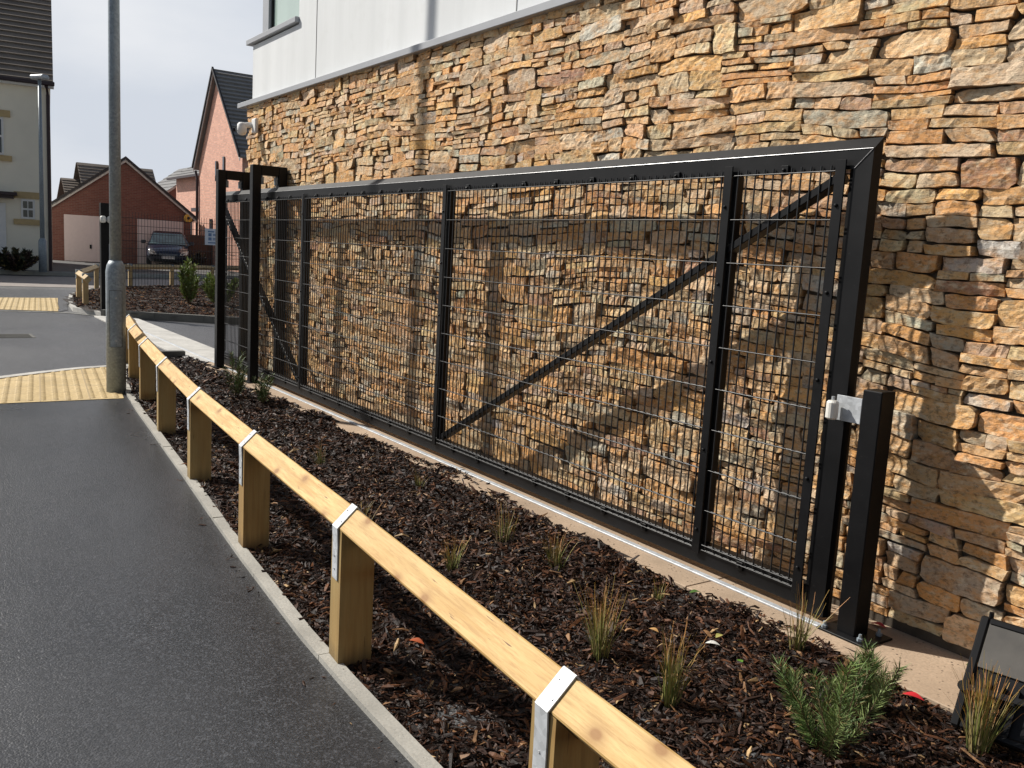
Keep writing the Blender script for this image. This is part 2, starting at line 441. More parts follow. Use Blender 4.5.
nt.links.new(sky.outputs[0], dk.inputs[6]); nt.links.new(dk.outputs[2], mxs.inputs[6]); nt.links.new(cr.outputs[0], mxs.inputs[7])
nt.links.new(mxs.outputs[2], bg.inputs['Color'])

cd = bpy.data.cameras.new('camera'); cam = bpy.data.objects.new('camera', cd); COL.objects.link(cam)
cd.sensor_width = 36; cd.lens = 36*894.484/1024; cd.clip_start = .05; cd.clip_end = 3000
R_ = Vector((.5660, .8224, .0559)); W_ = Vector((-.8106, .5680, -.1421)); U_ = R_.cross(W_)
rot = Matrix((R_, U_, -W_)).transposed()
cam.matrix_world = Matrix.Translation((0, 0, 1.5)) @ rot.to_4x4()
scene.camera = cam
scene.view_settings.view_transform = 'Standard'; scene.view_settings.look = 'None'; scene.view_settings.exposure = 0
scene.cycles.max_bounces = 6

# ------------------------------------------------------------------ ground sheets
def sheet(name, pts, z, mat, kind='structure'):
    m = MB(); m.poly([(x, y, z) for x, y in pts]); o = m.build(name, mat, fix=False); return tag(o, kind=kind)

kerb_curve = [(1.6,1.33),(.6,1.27),(-.6,1.22),(-1.5,1.205),(-2.118,1.215),(-2.6,1.225),(-3.09,1.245),(-4.05,1.32),(-4.8,1.39),(-5.59,1.47),(-6.4,1.545),(-7.18,1.62),(-8.0,1.695),(-8.86,1.79),(-9.7,1.91),(-10.4,2.05),(-11.0,2.22)]
MB().quad((-900,-900,-.012),(900,-900,-.012),(900,900,-.012),(-900,900,-.012)).build('ground', M['road_far'], fix=False)
tag(bpy.data.objects['ground'], kind='structure')
sheet('footpath', [(5,-9),(5,1.33)] + kerb_curve + [(-10.95,2.1),(-10.75,1.6),(-10.25,.9),(-9.6,0),(-8.4,-1.2),(-6,-2.2),(-6,-9)], 0.0, M['footpath'])
sheet('road', [(-6.2,-12),(-6.2,-2.3),(-8.5,-1.25),(-9.7,0),(-10.35,.9),(-10.85,1.6),(-11.05,2.2),(-11.6,2.55),(-11.6,3.62),(-10.9,3.75),(-10.9,12),(-16.2,12),(-16.2,4.8),(-17.5,3.05),(-18.4,2.55),(-18.2,-12)], -.006, M['road'])
sheet('far_footpath', [(-18.2,-12),(-18.4,2.55),(-18.9,2.78),(-20.5,3.0),(-22.6,3.3),(-24.2,3.9),(-25.3,4.4),(-25.3,-12)], -.003, M['road'])
sheet('road_sheen_strip', [(-26.4,-15),(-26.4,5.3),(-29,8.9),(-31,13),(-33,13),(-32.2,6),(-31.5,-15)], -.004, M['sheen_strip'])  # pale sheet that paints the sun's sheen across the road
# far pavement with a real kerb step
m = MB(); m.prism([(-33.2,-25,-.01),(-33.2,5.2,-.01),(-36.2,14,-.01),(-90,14,-.01),(-90,-25,-.01)], (0,0,.13))
tag(m.build('far_pavement', M['pave_far']), kind='structure')
m = MB(); m.bar((-33.13,-25,.055),(-33.13,5.2,.055),.13,.135, b=.01); m.bar((-33.13,5.2,.055),(-36.1,14,.055),.13,.134, b=.01)
tag(m.build('far_kerb', M['kerb']), kind='structure')

# edging kerb beside the footpath
def ribbon_path(curve, w, z0, z1, mb, seg=.9, gap=.006, side=1):
    pts = [Vector((x, y, 0)) for x, y in curve]
    # resample
    L = [0]
    for a, b in zip(pts, pts[1:]): L.append(L[-1] + (b-a).length)
    def at(s):
        s = max(0, min(L[-1], s))
        for i in range(len(L)-1):
            if s <= L[i+1]: return pts[i].lerp(pts[i+1], (s-L[i])/(L[i+1]-L[i]))
        return pts[-1]
    s = 0
    while s < L[-1]-.05:
        e = min(s+seg, L[-1]); sub = 4
        ring = [at(s+gap/2+(e-s-gap)*i/sub) for i in range(sub+1)]
        jit = random.uniform(-.003, .003)
        left = []; right = []
        for i, p in enumerate(ring):
            d = (ring[min(i+1, sub)]-ring[max(i-1, 0)]).normalized(); n = Vector((d.y, -d.x, 0))*side
            left.append(p); right.append(p+n*w)
        for i in range(sub):
            mb.prism([(*left[i].xy, z0), (*left[i+1].xy, z0), (*right[i+1].xy, z0), (*right[i].xy, z0)], (0, 0, z1-z0+jit))
        s = e
m = MB(); ribbon_path(kerb_curve, .055, -.02, .022, m)
tag(m.build('path_edging', M['kerb']), kind='structure')
# dropped kerb at the crossing
drop = [(-10.93,2.12),(-10.75,1.6),(-10.25,.9),(-9.6,0),(-8.4,-1.2),(-6,-2.2)]
m = MB(); ribbon_path(drop, .11, -.03, .012, m, seg=.9, side=-1)
tag(m.build('dropped_kerb', M['kerb_white']), kind='structure')
# road joint seen across the carriageway and a faint patch
m = MB(); ribbon_path([(-18.25,-6),(-18.3,0),(-18.35,2.0),(-18.1,2.65),(-17.6,3.05)], .06, -.02, .004, m, side=-1)
tag(m.build('road_channel', M['kerb']), kind='structure')

# concrete strip under gate
m = MB(); x = 2.0
while x > -10.95:
    x2 = max(x-2.4, -10.95); m.box(x2+.004, x, 3.02, 3.62, -.05, .012, .004); x = x2
tag(m.build('gate_track_foundation', M['sand_conc']), kind='structure')
m = MB(); x = -10.96
while x > -17.4:
    x2 = max(x-1.2, -17.4); m.box(x2+.005, x, 2.98, 3.62, -.04, .016, .004); x = x2
tag(m.build('concrete_strip', M['kerb_white']), kind='structure')

# ---- tactile paving
def tactile(x0, x1, y0, y1, cut, z, rot=0.0):
    m = MB(); m.poly([(x, y, z) for x, y in cut])
    def inside(px, py):
        c = False; n = len(cut)
        for i in range(n):
            xa, ya = cut[i]; xb, yb = cut[(i+1) % n]
            if (ya > py) != (yb > py) and px < (xb-xa)*(py-ya)/(yb-ya)+xa: c = not c
        return c
    cs, sn = math.cos(rot), math.sin(rot)
    cx, cy = (x0+x1)/2, (y0+y1)/2
    nx = int(abs(x1-x0)/.067)+6; ny = int(abs(y1-y0)/.1)+6
    for i in range(-nx//2, nx//2+1):
        for j in range(-ny//2, ny//2+1):
            lx, ly = i*.067, j*.1
            X = cx+lx*cs-ly*sn; Y = cy+lx*sn+ly*cs
            if not inside(X, Y) or not inside(X+.05, Y) or not inside(X-.05, Y): continue
            n = len(m.v)
            for r, zz in ((1.0, z), (.62, z+.006)):
                for k in range(8):
                    t = 2*PI*k/8
                    a = math.cos(t)*.032*r; b = math.sin(t)*.030*r
                    m.v.append((X+a*cs-b*sn, Y+a*sn+b*cs, zz))
            for k in range(8):
                k2 = (k+1) % 8; m.f.append((n+k, n+k2, n+8+k2, n+8+k))
            m.f.append(tuple(n+8+k for k in range(8)))
    return m.build('tactile_paving', M['tactile'], fix=False)
c1 = [(-8.67,1.73),(-8.66,.7),(-8.0,-.6),(-9.35,-.1),(-10.2,.86),(-10.68,1.6),(-10.82,2.02),(-9.7,1.88)]
tag(tactile(-11,-7.8,-.8,2.1,c1,.004,-.12), kind='structure')
c2 = [(-18.45,2.55),(-19.1,.6),(-19.3,-3),(-22,-3),(-21.75,.6),(-22.1,3.05)]
tag(tactile(-22.3,-18.2,-3,3.1,c2,.004,-.12), kind='structure')
# surface water cover in the road
m = MB(); m.box(-14.45,-13.95,1.15,1.65,-.03,.0,.004)
for i in range(7): m.box(-14.40+.065*i,-14.375+.065*i,1.2,1.6,.0,.005)
o = m.build('drain_cover', M['kerb_dark']); tag(o, 'dark square drain cover set in the entrance road asphalt', 'drain cover')

# ------------------------------------------------------------------ mulch beds
def in_poly(px, py, poly):
    c = np.zeros(len(px), bool); n = len(poly)
    for i in range(n):
        xa, ya = poly[i]; xb, yb = poly[(i+1) % n]
        if ya == yb: continue
        t = ((ya > py) != (yb > py)) & (px < (xb-xa)*(py-ya)/(yb-ya)+xa)
        c ^= t
    return c
def bed_h(x, y): return .004 + .018*vnoise(x*2.1, y*2.1, 0, 3) + .013*vnoise(x*6, y*6, 0, 5) + .008*vnoise(x*15, y*15, 0, 6)
def mulch(name, poly, nchips, zbase, near, label, tint=1.0):
    xs = [p[0] for p in poly]; ys = [p[1] for p in poly]
    # soil base, finely gridded and displaced
    step = .06 if near else .2
    gx = np.arange(min(xs), max(xs), step); gy = np.arange(min(ys), max(ys), step)
    X, Y = np.meshgrid(gx, gy, indexing='ij'); nx, ny = X.shape
    keep = in_poly(X.ravel(), Y.ravel(), poly)
    Z = bed_h(X, Y)+zbase
    V = np.stack([X.ravel(), Y.ravel(), Z.ravel()], 1)
    i, j = np.meshgrid(np.arange(nx-1), np.arange(ny-1), indexing='ij'); i = i.ravel(); j = j.ravel()
    F = np.stack([i*ny+j, (i+1)*ny+j, (i+1)*ny+j+1, i*ny+j+1], 1)
    F = F[keep[F].any(1)]
    base = np_mesh('soil', V, F, M['soil']); tag(base, kind='structure')
    # chips
    n = nchips; px = []; py = []
    got = 0
    while got < n:
        cx = rng.uniform(min(xs), max(xs), n*2); cy = rng.uniform(min(ys), max(ys), n*2)
        if near:   # denser toward the near end
            pr = np.clip(1.0/(1+np.clip(-cx-3.2, 0, 99)*.35), .18, 1); k = rng.random(n*2) < pr; cx, cy = cx[k], cy[k]
        k = in_poly(cx, cy, poly); px.append(cx[k]); py.append(cy[k]); got += k.sum()
    px = np.concatenate(px)[:n]; py = np.concatenate(py)[:n]
    dist = np.sqrt(px**2+py**2)
    if near:
        q = rng.random(n) < .0005; off = rng.exponential(.05, n)+.02
        kc = np.array(kerb_curve); ky = np.interp(-px, -kc[:, 0], kc[:, 1]); py = np.where(q, ky-off, py)
    sc = np.clip(.75+dist*.05, .8, 2.2) if near else np.full(n, 1.5)
    L = rng.gamma(2.0, .0108, n)*sc+.007; L = np.clip(L, .009, .11)
    Wd = L*rng.uniform(.12, .42, n); Wd = np.clip(Wd, .003, .019*sc); T = Wd*rng.uniform(.15, .45, n)
    yaw = rng.uniform(0, 2*PI, n); pit = rng.normal(0, .28, n); rol = rng.uniform(-.8, .8, n)
    pz = bed_h(px, py)+zbase+rng.uniform(-.002, .016, n)+np.abs(np.sin(pit))*L*.3
    if near: pz = np.where(q, .002+T*.5, pz); pit = np.where(q, 0, pit)
    # unit chip: two end quads + mid quad (bent)
    U = np.array([[-1,-.55,-1],[-1,.55,-1],[-1,.45,.6],[-1,-.4,.6], [.1,-1,-1],[.1,1,-1],[.1,.9,1],[.1,-.9,1], [1,-.35,-1],[1,.5,-1],[1,.4,.3],[1,-.2,.3]])
    Fq = np.array([[0,3,2,1],[8,9,10,11],[0,1,5,4],[1,2,6,5],[2,3,7,6],[3,0,4,7],[4,5,9,8],[5,6,10,9],[6,7,11,10],[7,4,8,11]])
    P = np.repeat(U[None], n, 0).astype(float)
    P += rng.normal(0, .12, P.shape)
    P[:, :, 0] *= (L/2)[:, None]; P[:, :, 1] *= (Wd/2)[:, None]; P[:, :, 2] *= (T/2)[:, None]
    bend = rng.normal(0, .10, n); P[:, 4:8, 2] += (bend*L)[:, None]; P[:, 4:8, 1] += (rng.normal(0, .06, n)*L)[:, None]
    def rotm(P, a, i, j):
        c, s = np.cos(a)[:, None], np.sin(a)[:, None]; A = P[:, :, i]*c-P[:, :, j]*s; B = P[:, :, i]*s+P[:, :, j]*c
        P[:, :, i] = A; P[:, :, j] = B
    rotm(P, rol, 1, 2); rotm(P, pit, 0, 2); rotm(P, yaw, 0, 1)
    P += np.stack([px, py, pz], 1)[:, None, :]
    pal = np.array([[.012,.006,.0045],[.026,.012,.008],[.055,.023,.012],[.10,.040,.018],[.024,.013,.009],[.15,.060,.024],[.28,.15,.07],[.42,.28,.14]])*tint
    pr = np.array([.22,.24,.2,.12,.12,.055,.03,.015]); ci = rng.choice(len(pal), n, p=pr/pr.sum())
    colr = pal[ci]*rng.uniform(.7, 1.3, (n, 1))
    V = P.reshape(-1, 3); F = (Fq[None]+(np.arange(n)*12)[:, None, None]).reshape(-1, 4)
    o = np_mesh(name, V, F, M['bark'] if near else M['bark_far'], colors=np.repeat(colr, 12, 0)); tag(o, label, 'mulch', kind='stuff')
    return o
edge_in = [(x+0.0, y+.058) for x, y in kerb_curve]
wob = [(x, 3.05+.035*math.sin(x*2.3)+.025*math.sin(x*5.1+1)+(.09*math.exp(-((x+5.2)/.9)**2))+(-.07 if x > -1.9 else 0)) for x in np.arange(-11.5, 1.7, .15)]
bed1 = edge_in[:-1] + [(-10.9,2.23),(-11.5,2.5)] + wob
mulch('bark_mulch', bed1, 128000, .0, True, 'dark brown bark chip mulch filling the bed between timber rail and gate')
bed2 = [(-17.55,3.22),(-18.6,2.92),(-20.4,3.1),(-22.4,3.45),(-25.5,4.7),(-28.6,8.9),(-15.0,8.9),(-16.35,4.9)]
mulch('bark_mulch', bed2, 42000, .075, False, 'brown bark mulch in the raised far bed behind the catch post', 1.5)
m = MB(); m.box(-11.66,-11.56,2.45,3.04,-.05,.075,.008); m.bar((-11.0,2.27,.01),(-11.6,2.5,.01),.06,.1)
tag(m.build('bed_end_kerb', M['kerb_dark']), kind='structure')
m = MB(); ribbon_path([(-14.9,8.9),(-16.22,4.9),(-17.5,3.16)], .11, -.05, .125, m, side=-1)
tag(m.build('far_bed_kerb', M['kerb_dark']), kind='structure')
m = MB(); ribbon_path([(-17.55,3.12),(-18.6,2.82),(-20.4,3.0),(-22.6,3.36),(-24.9,4.15)], .07, -.05, .07, m, side=1)
tag(m.build('far_path_edging', M['kerb_white']), kind='structure')
# ------------------------------------------------------------------ building with stone cladding
BX, FY = -10.62, 3.49
bld = empty('stone_clad_building', (-5, 3.6, 0), 0, 'long building with orange brown split stone cladding below white render, behind the black gate', 'building')
def stone_wall():
    Vs, Fs, Cs = [], [], []; nv = 0
    pal = np.array([[.72,.45,.22],[.68,.48,.27],[.60,.47,.31],[.50,.44,.33],[.70,.36,.14],[.76,.57,.36],[.44,.24,.14],[.56,.52,.43],[.76,.43,.17],[.52,.35,.22]])
    pr = np.array([.2,.17,.13,.08,.12,.11,.04,.05,.06,.04]); pr /= pr.sum()
    R = random.Random(11)
    stones = []
    z = .06
    while z < 3.02:
        H = R.uniform(.085, .20)
        if z+H > 2.95: H = 3.06-z
        x = BX+R.uniform(-.02, 0)
        while x < 2.2:
            Wb = R.uniform(.13, .46)
            n = max(1, int(round(H/R.choice((.036, .045, .05, .058, .07, .10)))))
            n = min(n, 5)
            cuts = sorted([0, 1]+[min(.9, max(.1, (k+R.uniform(-.22, .22))/n)) for k in range(1, n)])
            for a, b in zip(cuts, cuts[1:]):
                h = (b-a)*H
                if h < .014: continue
                pcs = 1
                if Wb/h > 6.0: pcs = R.choice((1, 2, 2, 3))
                elif Wb/h > 3.2: pcs = R.choice((1, 1, 2))
                sc = sorted([0, 1]+[(k+R.uniform(-.2, .2))/pcs for k in range(1, pcs)])
                for c, d in zip(sc, sc[1:]):
                    stones.append((x+c*Wb, x+d*Wb, z+a*H, z+b*H))
            x += Wb
        z += H
    for (x0, x1, z0, z1) in stones:
        wd, h = x1-x0, z1-z0
        if wd < .018: continue
        near = x1 > -4.5
        nu = int(np.clip(wd/(.016 if near else .028), 4, 16)); nw = int(np.clip(h/(.013 if near else .02), 3, 9))
        g = R.uniform(.0008, .0026)
        j = min(.015, h*.22)
        skew = R.uniform(-.5, .5)*min(h, .05)*(.8 if R.random() < .2 else .15)
        cs = [(x0+g+R.uniform(-j, j)*.6-skew, z0+g+R.uniform(-j, j)*.5), (x1-g+R.uniform(-j, j)*.6-skew*.5, z0+g+R.uniform(-j, j)*.5),
              (x1-g+R.uniform(-j, j)*.6+skew*.5, z1-g+R.uniform(-j, j)*.5), (x0+g+R.uniform(-j, j)*.6+skew, z1-g+R.uniform(-j, j)*.5)]
        bu = min(.15, .0024/wd); bv = min(.15, .002/h)
        u = np.concatenate([[0, bu], np.linspace(0, 1, nu-1)[1:-1]*(1-4*bu)+2*bu, [1-bu, 1]]); v = np.concatenate([[0, bv], np.linspace(0, 1, nw-1)[1:-1]*(1-4*bv)+2*bv, [1-bv, 1]])
        nu = len(u)-1; nw = len(v)-1
        Ug, Vg = np.meshgrid(u, v, indexing='ij')
        px = (1-Ug)*(1-Vg)*cs[0][0]+Ug*(1-Vg)*cs[1][0]+Ug*Vg*cs[2][0]+(1-Ug)*Vg*cs[3][0]
        pz = (1-Ug)*(1-Vg)*cs[0][1]+Ug*(1-Vg)*cs[1][1]+Ug*Vg*cs[2][1]+(1-Ug)*Vg*cs[3][1]
        cu, cv = Ug*2-1, Vg*2-1
        # each corner is clipped by its own amount
        for sx_ in (-1, 1):
            for sz_ in (-1, 1):
                cc = R.choice((.0, .02, .05, .16))*min(wd, h)
                kk = np.clip(cu*sx_, 0, 1)**7*np.clip(cv*sz_, 0, 1)**5
                px = px-sx_*kk*cc*1.1; pz = pz-sz_*kk*cc*.8
        sd_ = R.randint(0, 9999)
        am = min(.0038, h*.07)
        edge = np.maximum(np.abs(cu), np.abs(cv))**3
        px = px+edge*am*vnoise(Vg*h/.02, Ug*2, sd_, 1); pz = pz+edge*am*vnoise(Ug*wd/.035, Vg*2, sd_, 2)
        pro = R.uniform(.0, .010)+(.010 if R.random() < .14 else 0)
        tx, tz = R.uniform(-.04, .04)*wd/.2, R.uniform(-.12, .16)*h
        nzz =   .0018*vnoise(px*26, pz*44, sd_, 4)+.0024*vnoise(px*110, pz*150, sd_, 6)
        st = np.where(vnoise(px*8, pz*26, sd_, 8)+.5*vnoise(px*30, pz*60, sd_, 9) > .12, .0040, 0)+np.where(vnoise(px*13, pz*18, sd_, 12) > .35, .003, 0)
        yy = FY-pro-tx*cu*.35-tz*cv*.5-nzz-st
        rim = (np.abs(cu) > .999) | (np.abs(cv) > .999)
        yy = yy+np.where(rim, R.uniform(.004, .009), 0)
        # general undulation of coursing
        dz = .05*vnoise(px*.55, pz*.8, 0, 20)+.028*vnoise(px*1.7, pz*2.4, 0, 21)+.009*vnoise(px*4.5, pz*5.5, 0, 23)
        fade = np.clip((2.98-pz)/.3, 0, 1)*np.clip((pz-.06)/.2, .3, 1)
        pz2 = pz+dz*fade
        dx = (.03*vnoise(px*1.1, pz*1.7, 0, 22)+.010*vnoise(px*4, pz*5, 0, 24))*np.clip((px-BX)/.4, 0, 1)
        px2 = px+dx
        n0 = (nu+1)*(nw+1)
        V = np.stack([px2.ravel(), yy.ravel(), pz2.ravel()], 1)
        # skirt
        ring = [i*(nw+1) for i in range(nu+1)]+[nu*(nw+1)+q for q in range(1, nw+1)]+[i*(nw+1)+nw for i in range(nu-1, -1, -1)]+[q for q in range(nw-1, 0, -1)]
        B = V[ring].copy(); B[:, 1] = FY+.05
        ii, jj = np.meshgrid(np.arange(nu), np.arange(nw), indexing='ij'); ii = ii.ravel(); jj = jj.ravel()
        a = ii*(nw+1)+jj
        F = np.stack([a, a+(nw+1), a+(nw+1)+1, a+1], 1)
        rg = np.array(ring); m_ = len(rg); r2 = np.roll(rg, -1); bi = n0+np.arange(m_); b2 = np.roll(bi, -1)
        F2 = np.stack([rg, bi, b2, r2], 1)
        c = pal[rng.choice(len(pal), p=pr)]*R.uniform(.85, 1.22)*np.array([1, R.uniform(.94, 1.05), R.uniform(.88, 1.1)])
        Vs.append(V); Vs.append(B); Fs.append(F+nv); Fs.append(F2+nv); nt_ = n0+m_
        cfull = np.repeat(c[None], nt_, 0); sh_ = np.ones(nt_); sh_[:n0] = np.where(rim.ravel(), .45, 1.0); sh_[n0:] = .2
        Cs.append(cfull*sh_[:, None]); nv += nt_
    return np.concatenate(Vs), np.concatenate(Fs), np.concatenate(Cs)
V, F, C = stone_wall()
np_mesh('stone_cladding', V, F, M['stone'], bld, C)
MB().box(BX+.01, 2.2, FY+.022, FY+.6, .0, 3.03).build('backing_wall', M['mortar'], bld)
# end return of the cladding (faces away from the camera)
MB().box(BX+.012, BX+.3, FY+.61, 16, 0, 3.03).build('side_wall', M['mortar'], bld)
m = MB(); m.box(-9.13, 2.3, FY+.015, 16, 3.085, 7.4); m.box(-10.53, -9.13, FY+.015, 16, 3.085, 3.70)
m.box(-10.53, -9.13, FY+.7, 16, 3.70, 7.4)
m.build('render_wall', M['render'], bld)
m = MB(); m.box(-10.86, 2.3, FY-.055, FY+.10, 3.03, 3.085, .004); m.box(-10.86, -10.70, FY+.10, 16, 3.031, 3.084)
led = m.build('ledge', M['trim'], bld)
for x in (-8.66, -5.2): MB().box(x-.004, x+.004, FY+.011, FY+.02, 3.086, 7.4).build('movement_joint', M['joint'], bld)
win = MB().box(-10.47, -10.28, FY+.10, FY+.19, 3.76, 5.4).box(-9.22, -9.135, FY+.10, FY+.19, 3.76, 5.4).box(-10.28, -9.22, FY+.10, FY+.19, 3.76, 3.81).build('window', M['trim'], bld)
MB().box(-10.28, -9.22, FY+.15, FY+.165, 3.81, 5.4).build('pane', M['glass'], win)
MB().box(-10.65, -9.12, FY-.03, FY+.2, 3.715, 3.77, .004).build('sill', M['trim'], win)
m = MB(); m.box(-10.27,-10.24, FY+.13, FY+.149, 3.81, 5.4); m.build('gasket', M['black_plastic'], win)
# small lead coloured debris strip at wall base
m = MB(); x = -10.4
m.box(BX+.02, 2.2, FY-.004, FY+.021, -.01, .055); m.build('base_course', M['mortar'], bld)

# CCTV camera
cc = empty('security_camera', (-10.62, FY-.06, 2.77), 0, 'small white security camera on the top left corner of the stone wall', 'camera')
m = MB(); m.box(-10.30,-10.17, FY-.07, FY-.03, 2.70, 2.86, .01); m.build('back_plate', M['white_paint'], cc)
m = MB(); m.tube([(-10.30,FY-.07,2.79),(-10.30,FY-.11,2.79),(-10.30,FY-.15,2.78)], .03, 10); m.build('bracket', M['white_paint'], cc)
m = MB(); m.tube([(-10.32,FY-.17,2.81),(-10.32,FY-.17,2.79),(-10.32,FY-.17,2.71),(-10.32,FY-.17,2.68),(-10.32,FY-.17,2.67)], [.03,.052,.054,.04,.01], 14)
m.build('housing', M['white_paint'], cc, smooth=True)
MB().tube([(-10.33,FY-.24,2.73),(-10.34,FY-.262,2.725)], .022, 10).build('lens', M['black_plastic'], cc)

# ------------------------------------------------------------------ sliding gate
GY = 3.24
gate = empty('sliding_gate', (-6.5, 3.28, .03), 0, 'long black steel sliding gate with welded wire mesh in front of the stone wall', 'gate')
X0, X1 = -10.95, -2.205           # far end, near end
# top beam: front face with a sloping upper face and mitred near end
def beam_profile(x, lo, mid, hi, inset=0):
    return [(x, GY+.008, lo), (x, GY+.008, mid), (x, GY+.05, hi), (x, GY+.095, hi), (x, GY+.095, lo)]
m = MB(); a = [(X0, GY+.008, 1.927), (X0, GY+.008, 2.005), (X0, GY+.05, 2.052), (X0, GY+.052, 2.052), (X0, GY+.052, 1.927)]
b = [(X1-.095, GY+.008, 1.927), (X1-.010, GY+.008, 2.005), (X1, GY+.05, 2.052), (X1, GY+.052, 2.052), (X1-.095, GY+.052, 1.927)]
n = len(m.v); m.v += a+b
m.f += [(0,1,2,3,4), (9,8,7,6,5)]+[(i, (i+1) % 5, 5+(i+1) % 5, 5+i) for i in range(5)]
m.build('top_beam', M['black'], gate)
# edge highlight on beam arris and mitre, put in as a thin bright bead
m = MB(); m.tube([(X0+.02, GY+.006, 2.006), (X1-.012, GY+.006, 2.006)], .0013, 6); m.tube([(X1-.09, GY+.006, 1.93), (X1-.012, GY+.006, 2.004)], .0013, 6)
m.build('highlight_bead', M['bright_steel'], gate)
m = MB(); a = [(X1-.095, GY+.008, 1.926), (X1-.010, GY+.008, 2.004), (X1, GY+.05, 2.051), (X1, GY+.052, 2.051), (X1-.095, GY+.052, 1.926)]
zb = .035
b = [(X1-.095, GY+.008, zb), (X1-.010, GY+.008, zb), (X1-.002, GY+.03, zb), (X1-.002, GY+.052, zb), (X1-.095, GY+.052, zb)]
m.v += a+b; m.f += [(0,1,2,3,4), (9,8,7,6,5)]+[(i, (i+1) % 5, 5+(i+1) % 5, 5+i) for i in range(5)]
m.build('end_stile', M['black'], gate)
MB().box(X1-.125, X1-.0965, GY+.03, GY+.055, .151, 1.926).build('inner_flange', M['black'], gate)
m = MB(); m.box(X0, X1-.098, GY+.008, GY+.065, .045, .150, .004); m.build('bottom_rail', M['black'], gate)
ups = [-2.95, -5.565, -8.215]
for x in ups:
    MB().box(x-.030, x+.030, GY+.012, GY+.066, .151, 1.926, .004).build('upright', M['black'], gate)
MB().box(X0, X0+.08, GY+.010, GY+.093, .151, 1.926, .004).build('upright', M['black'], gate)
for x in ups+[X1-.14]:
    c = MB().box(x-.026, x+.022, GY-.014, GY-.006, .10, 1.965, .001).build('clamp_strip', M['black'], gate)
    for z in (.22, .62, 1.05, 1.42, 1.78):
        MB().tube([(x-.004, GY-.0145, z), (x-.004, GY-.020, z), (x-.004, GY-.023, z)], [.0085, .0075, .003], 8).build('bolt', M['black'], c)
# braces
MB().bar((-2.36, GY+.035, 1.90), (-5.50, GY+.035, .17), .035, .066, up=(0,1,0), b=.003).build('brace', M['black'], gate)
MB().bar((-10.86, GY+.035, 1.90), (-8.30, GY+.035, .17), .035, .066, up=(0,1,0), b=.003).build('brace', M['black'], gate)
# tabs
def tab(x, z0, z1):
    t = MB().box(x-.02, x+.02, GY-.003, GY+.007, z0, z1, .002).build('mesh_clip', M['black'], gate)
    MB().tube([(x, GY-.0035, (z0+z1)/2), (x, GY-.011, (z0+z1)/2), (x, GY-.014, (z0+z1)/2)], [.008, .007, .002], 8).build('bolt', M['black'], t)
x = -2.64
while x > -10.6:
    if min(abs(x-u) for u in ups) > .08: tab(x, 1.915, 1.957); tab(x-.04, .095, .137)
    x -= .3305
# mesh panels
def mesh_panel(x0, x1, z0=.13, z1=1.945):
    m = MB(); r = .0040
    k0 = math.ceil(x0/.05); k1 = math.floor(x1/.05)
    for k in range(k0, k1+1): m.tube([(k*.05, GY, z0), (k*.05, GY, z1)], r, 5, False)
    zz = 1.7216
    zs = []
    while zz > .1: zs.append(zz); zz -= .2
    zs += [.147, 1.9216]
    for z in zs:
        for dy in (-.0055, .0055): m.tube([(x0+.01, GY+dy, z), (x1-.01, GY+dy, z)], .0030, 5, False)
    m.build('mesh_panel', M['wire'], gate, smooth=True, fix=False)
k_ = N('black_wire'); k_.out((.012,.012,.013), .38, 0, None, .5); M['wire'] = k_.m
mesh_panel(-2.93, X1-.12); mesh_panel(-5.545, -2.97); mesh_panel(-8.195, -5.585); mesh_panel(X0+.03, -8.235)
# rollers under the gate
m = MB()
# ground track
tr = MB().box(-17.3, -2.1, GY-.055, GY-.02, .012, .021, .002).build('ground_track', M['galv_bright']); tag(tr, 'thin galvanised ground track strip running under the black sliding gate', 'gate track')
# portals
def portal(x, h):
    e = empty('gate_guide_frame', (x, 3.28, .012), 0)
    for y in (3.14, 3.43-.012):
        MB().box(-.048, .048, y-3.28-.045, y-3.28+.045, 0, h, .005).build('post', M['black'], e, local=True)
    MB().box(-.047, .047, -.095, .093, h-.10, h-.001, .004).build('cross_bar', M['black'], e, local=True)
    MB().box(-.09, .09, -.22, -.07, 0, .01).build('base_plate', M['black'], e, local=True)
    for dy in (-.075, .078):
        MB().tube([(.0, dy, 2.075), (.0, dy, 2.15)], .022, 12).tube([(.0, dy, 2.13), (.0, dy, h-.10)], .010, 8).build('guide_roller', M['galv'], e, local=True)
    return e
p2 = portal(-9.30, 2.265); tag(p2, 'taller looking black gate guide frame nearest the green shrub', 'gate frame', 'gate guide frames')
p1 = copy_tree(p2); p1.location = (-10.48, 3.28, .012); tag(p1, 'black gate guide frame furthest left at the end of the gate', 'gate frame', 'gate guide frames')

# stop bollard near the gate end
bo = empty('gate_stop_post', (-2.095, 3.26, .012), 0, 'short square black post with white nylon roller at the near end of the gate', 'post')
MB().box(-2.125, -2.038, 3.22, 3.315, .02, 1.045, .004).build('post', M['black'], bo)
bp = MB().box(-2.19, -1.955, 3.175, 3.365, .012, .022, .002).build('base_plate', M['black'], bo)
for (bx_, by_) in ((-2.005, 3.21), (-2.0, 3.335), (-2.165, 3.195)):
    MB().tube([(bx_, by_, .022), (bx_, by_, .034), (bx_, by_, .036), (bx_, by_, .05)], [.013, .013, .007, .006], 6).build('bolt', M['galv'], bp)
MB().box(-2.245, -2.127, 3.225, 3.232, .90, 1.005, .001).build('roller_bracket', M['galv_bright'], bo)
MB().tube([(-2.235, 3.187, .905), (-2.235, 3.187, .912), (-2.235, 3.187, .975), (-2.235, 3.187, .982)], [.018, .025, .025, .019], 16).build('roller', M['nylon'], bo, smooth=False)
MB().tube([(-2.235, 3.187, .985), (-2.235, 3.187, 1.0)], .007, 8).build('pin', M['galv_bright'], bo)
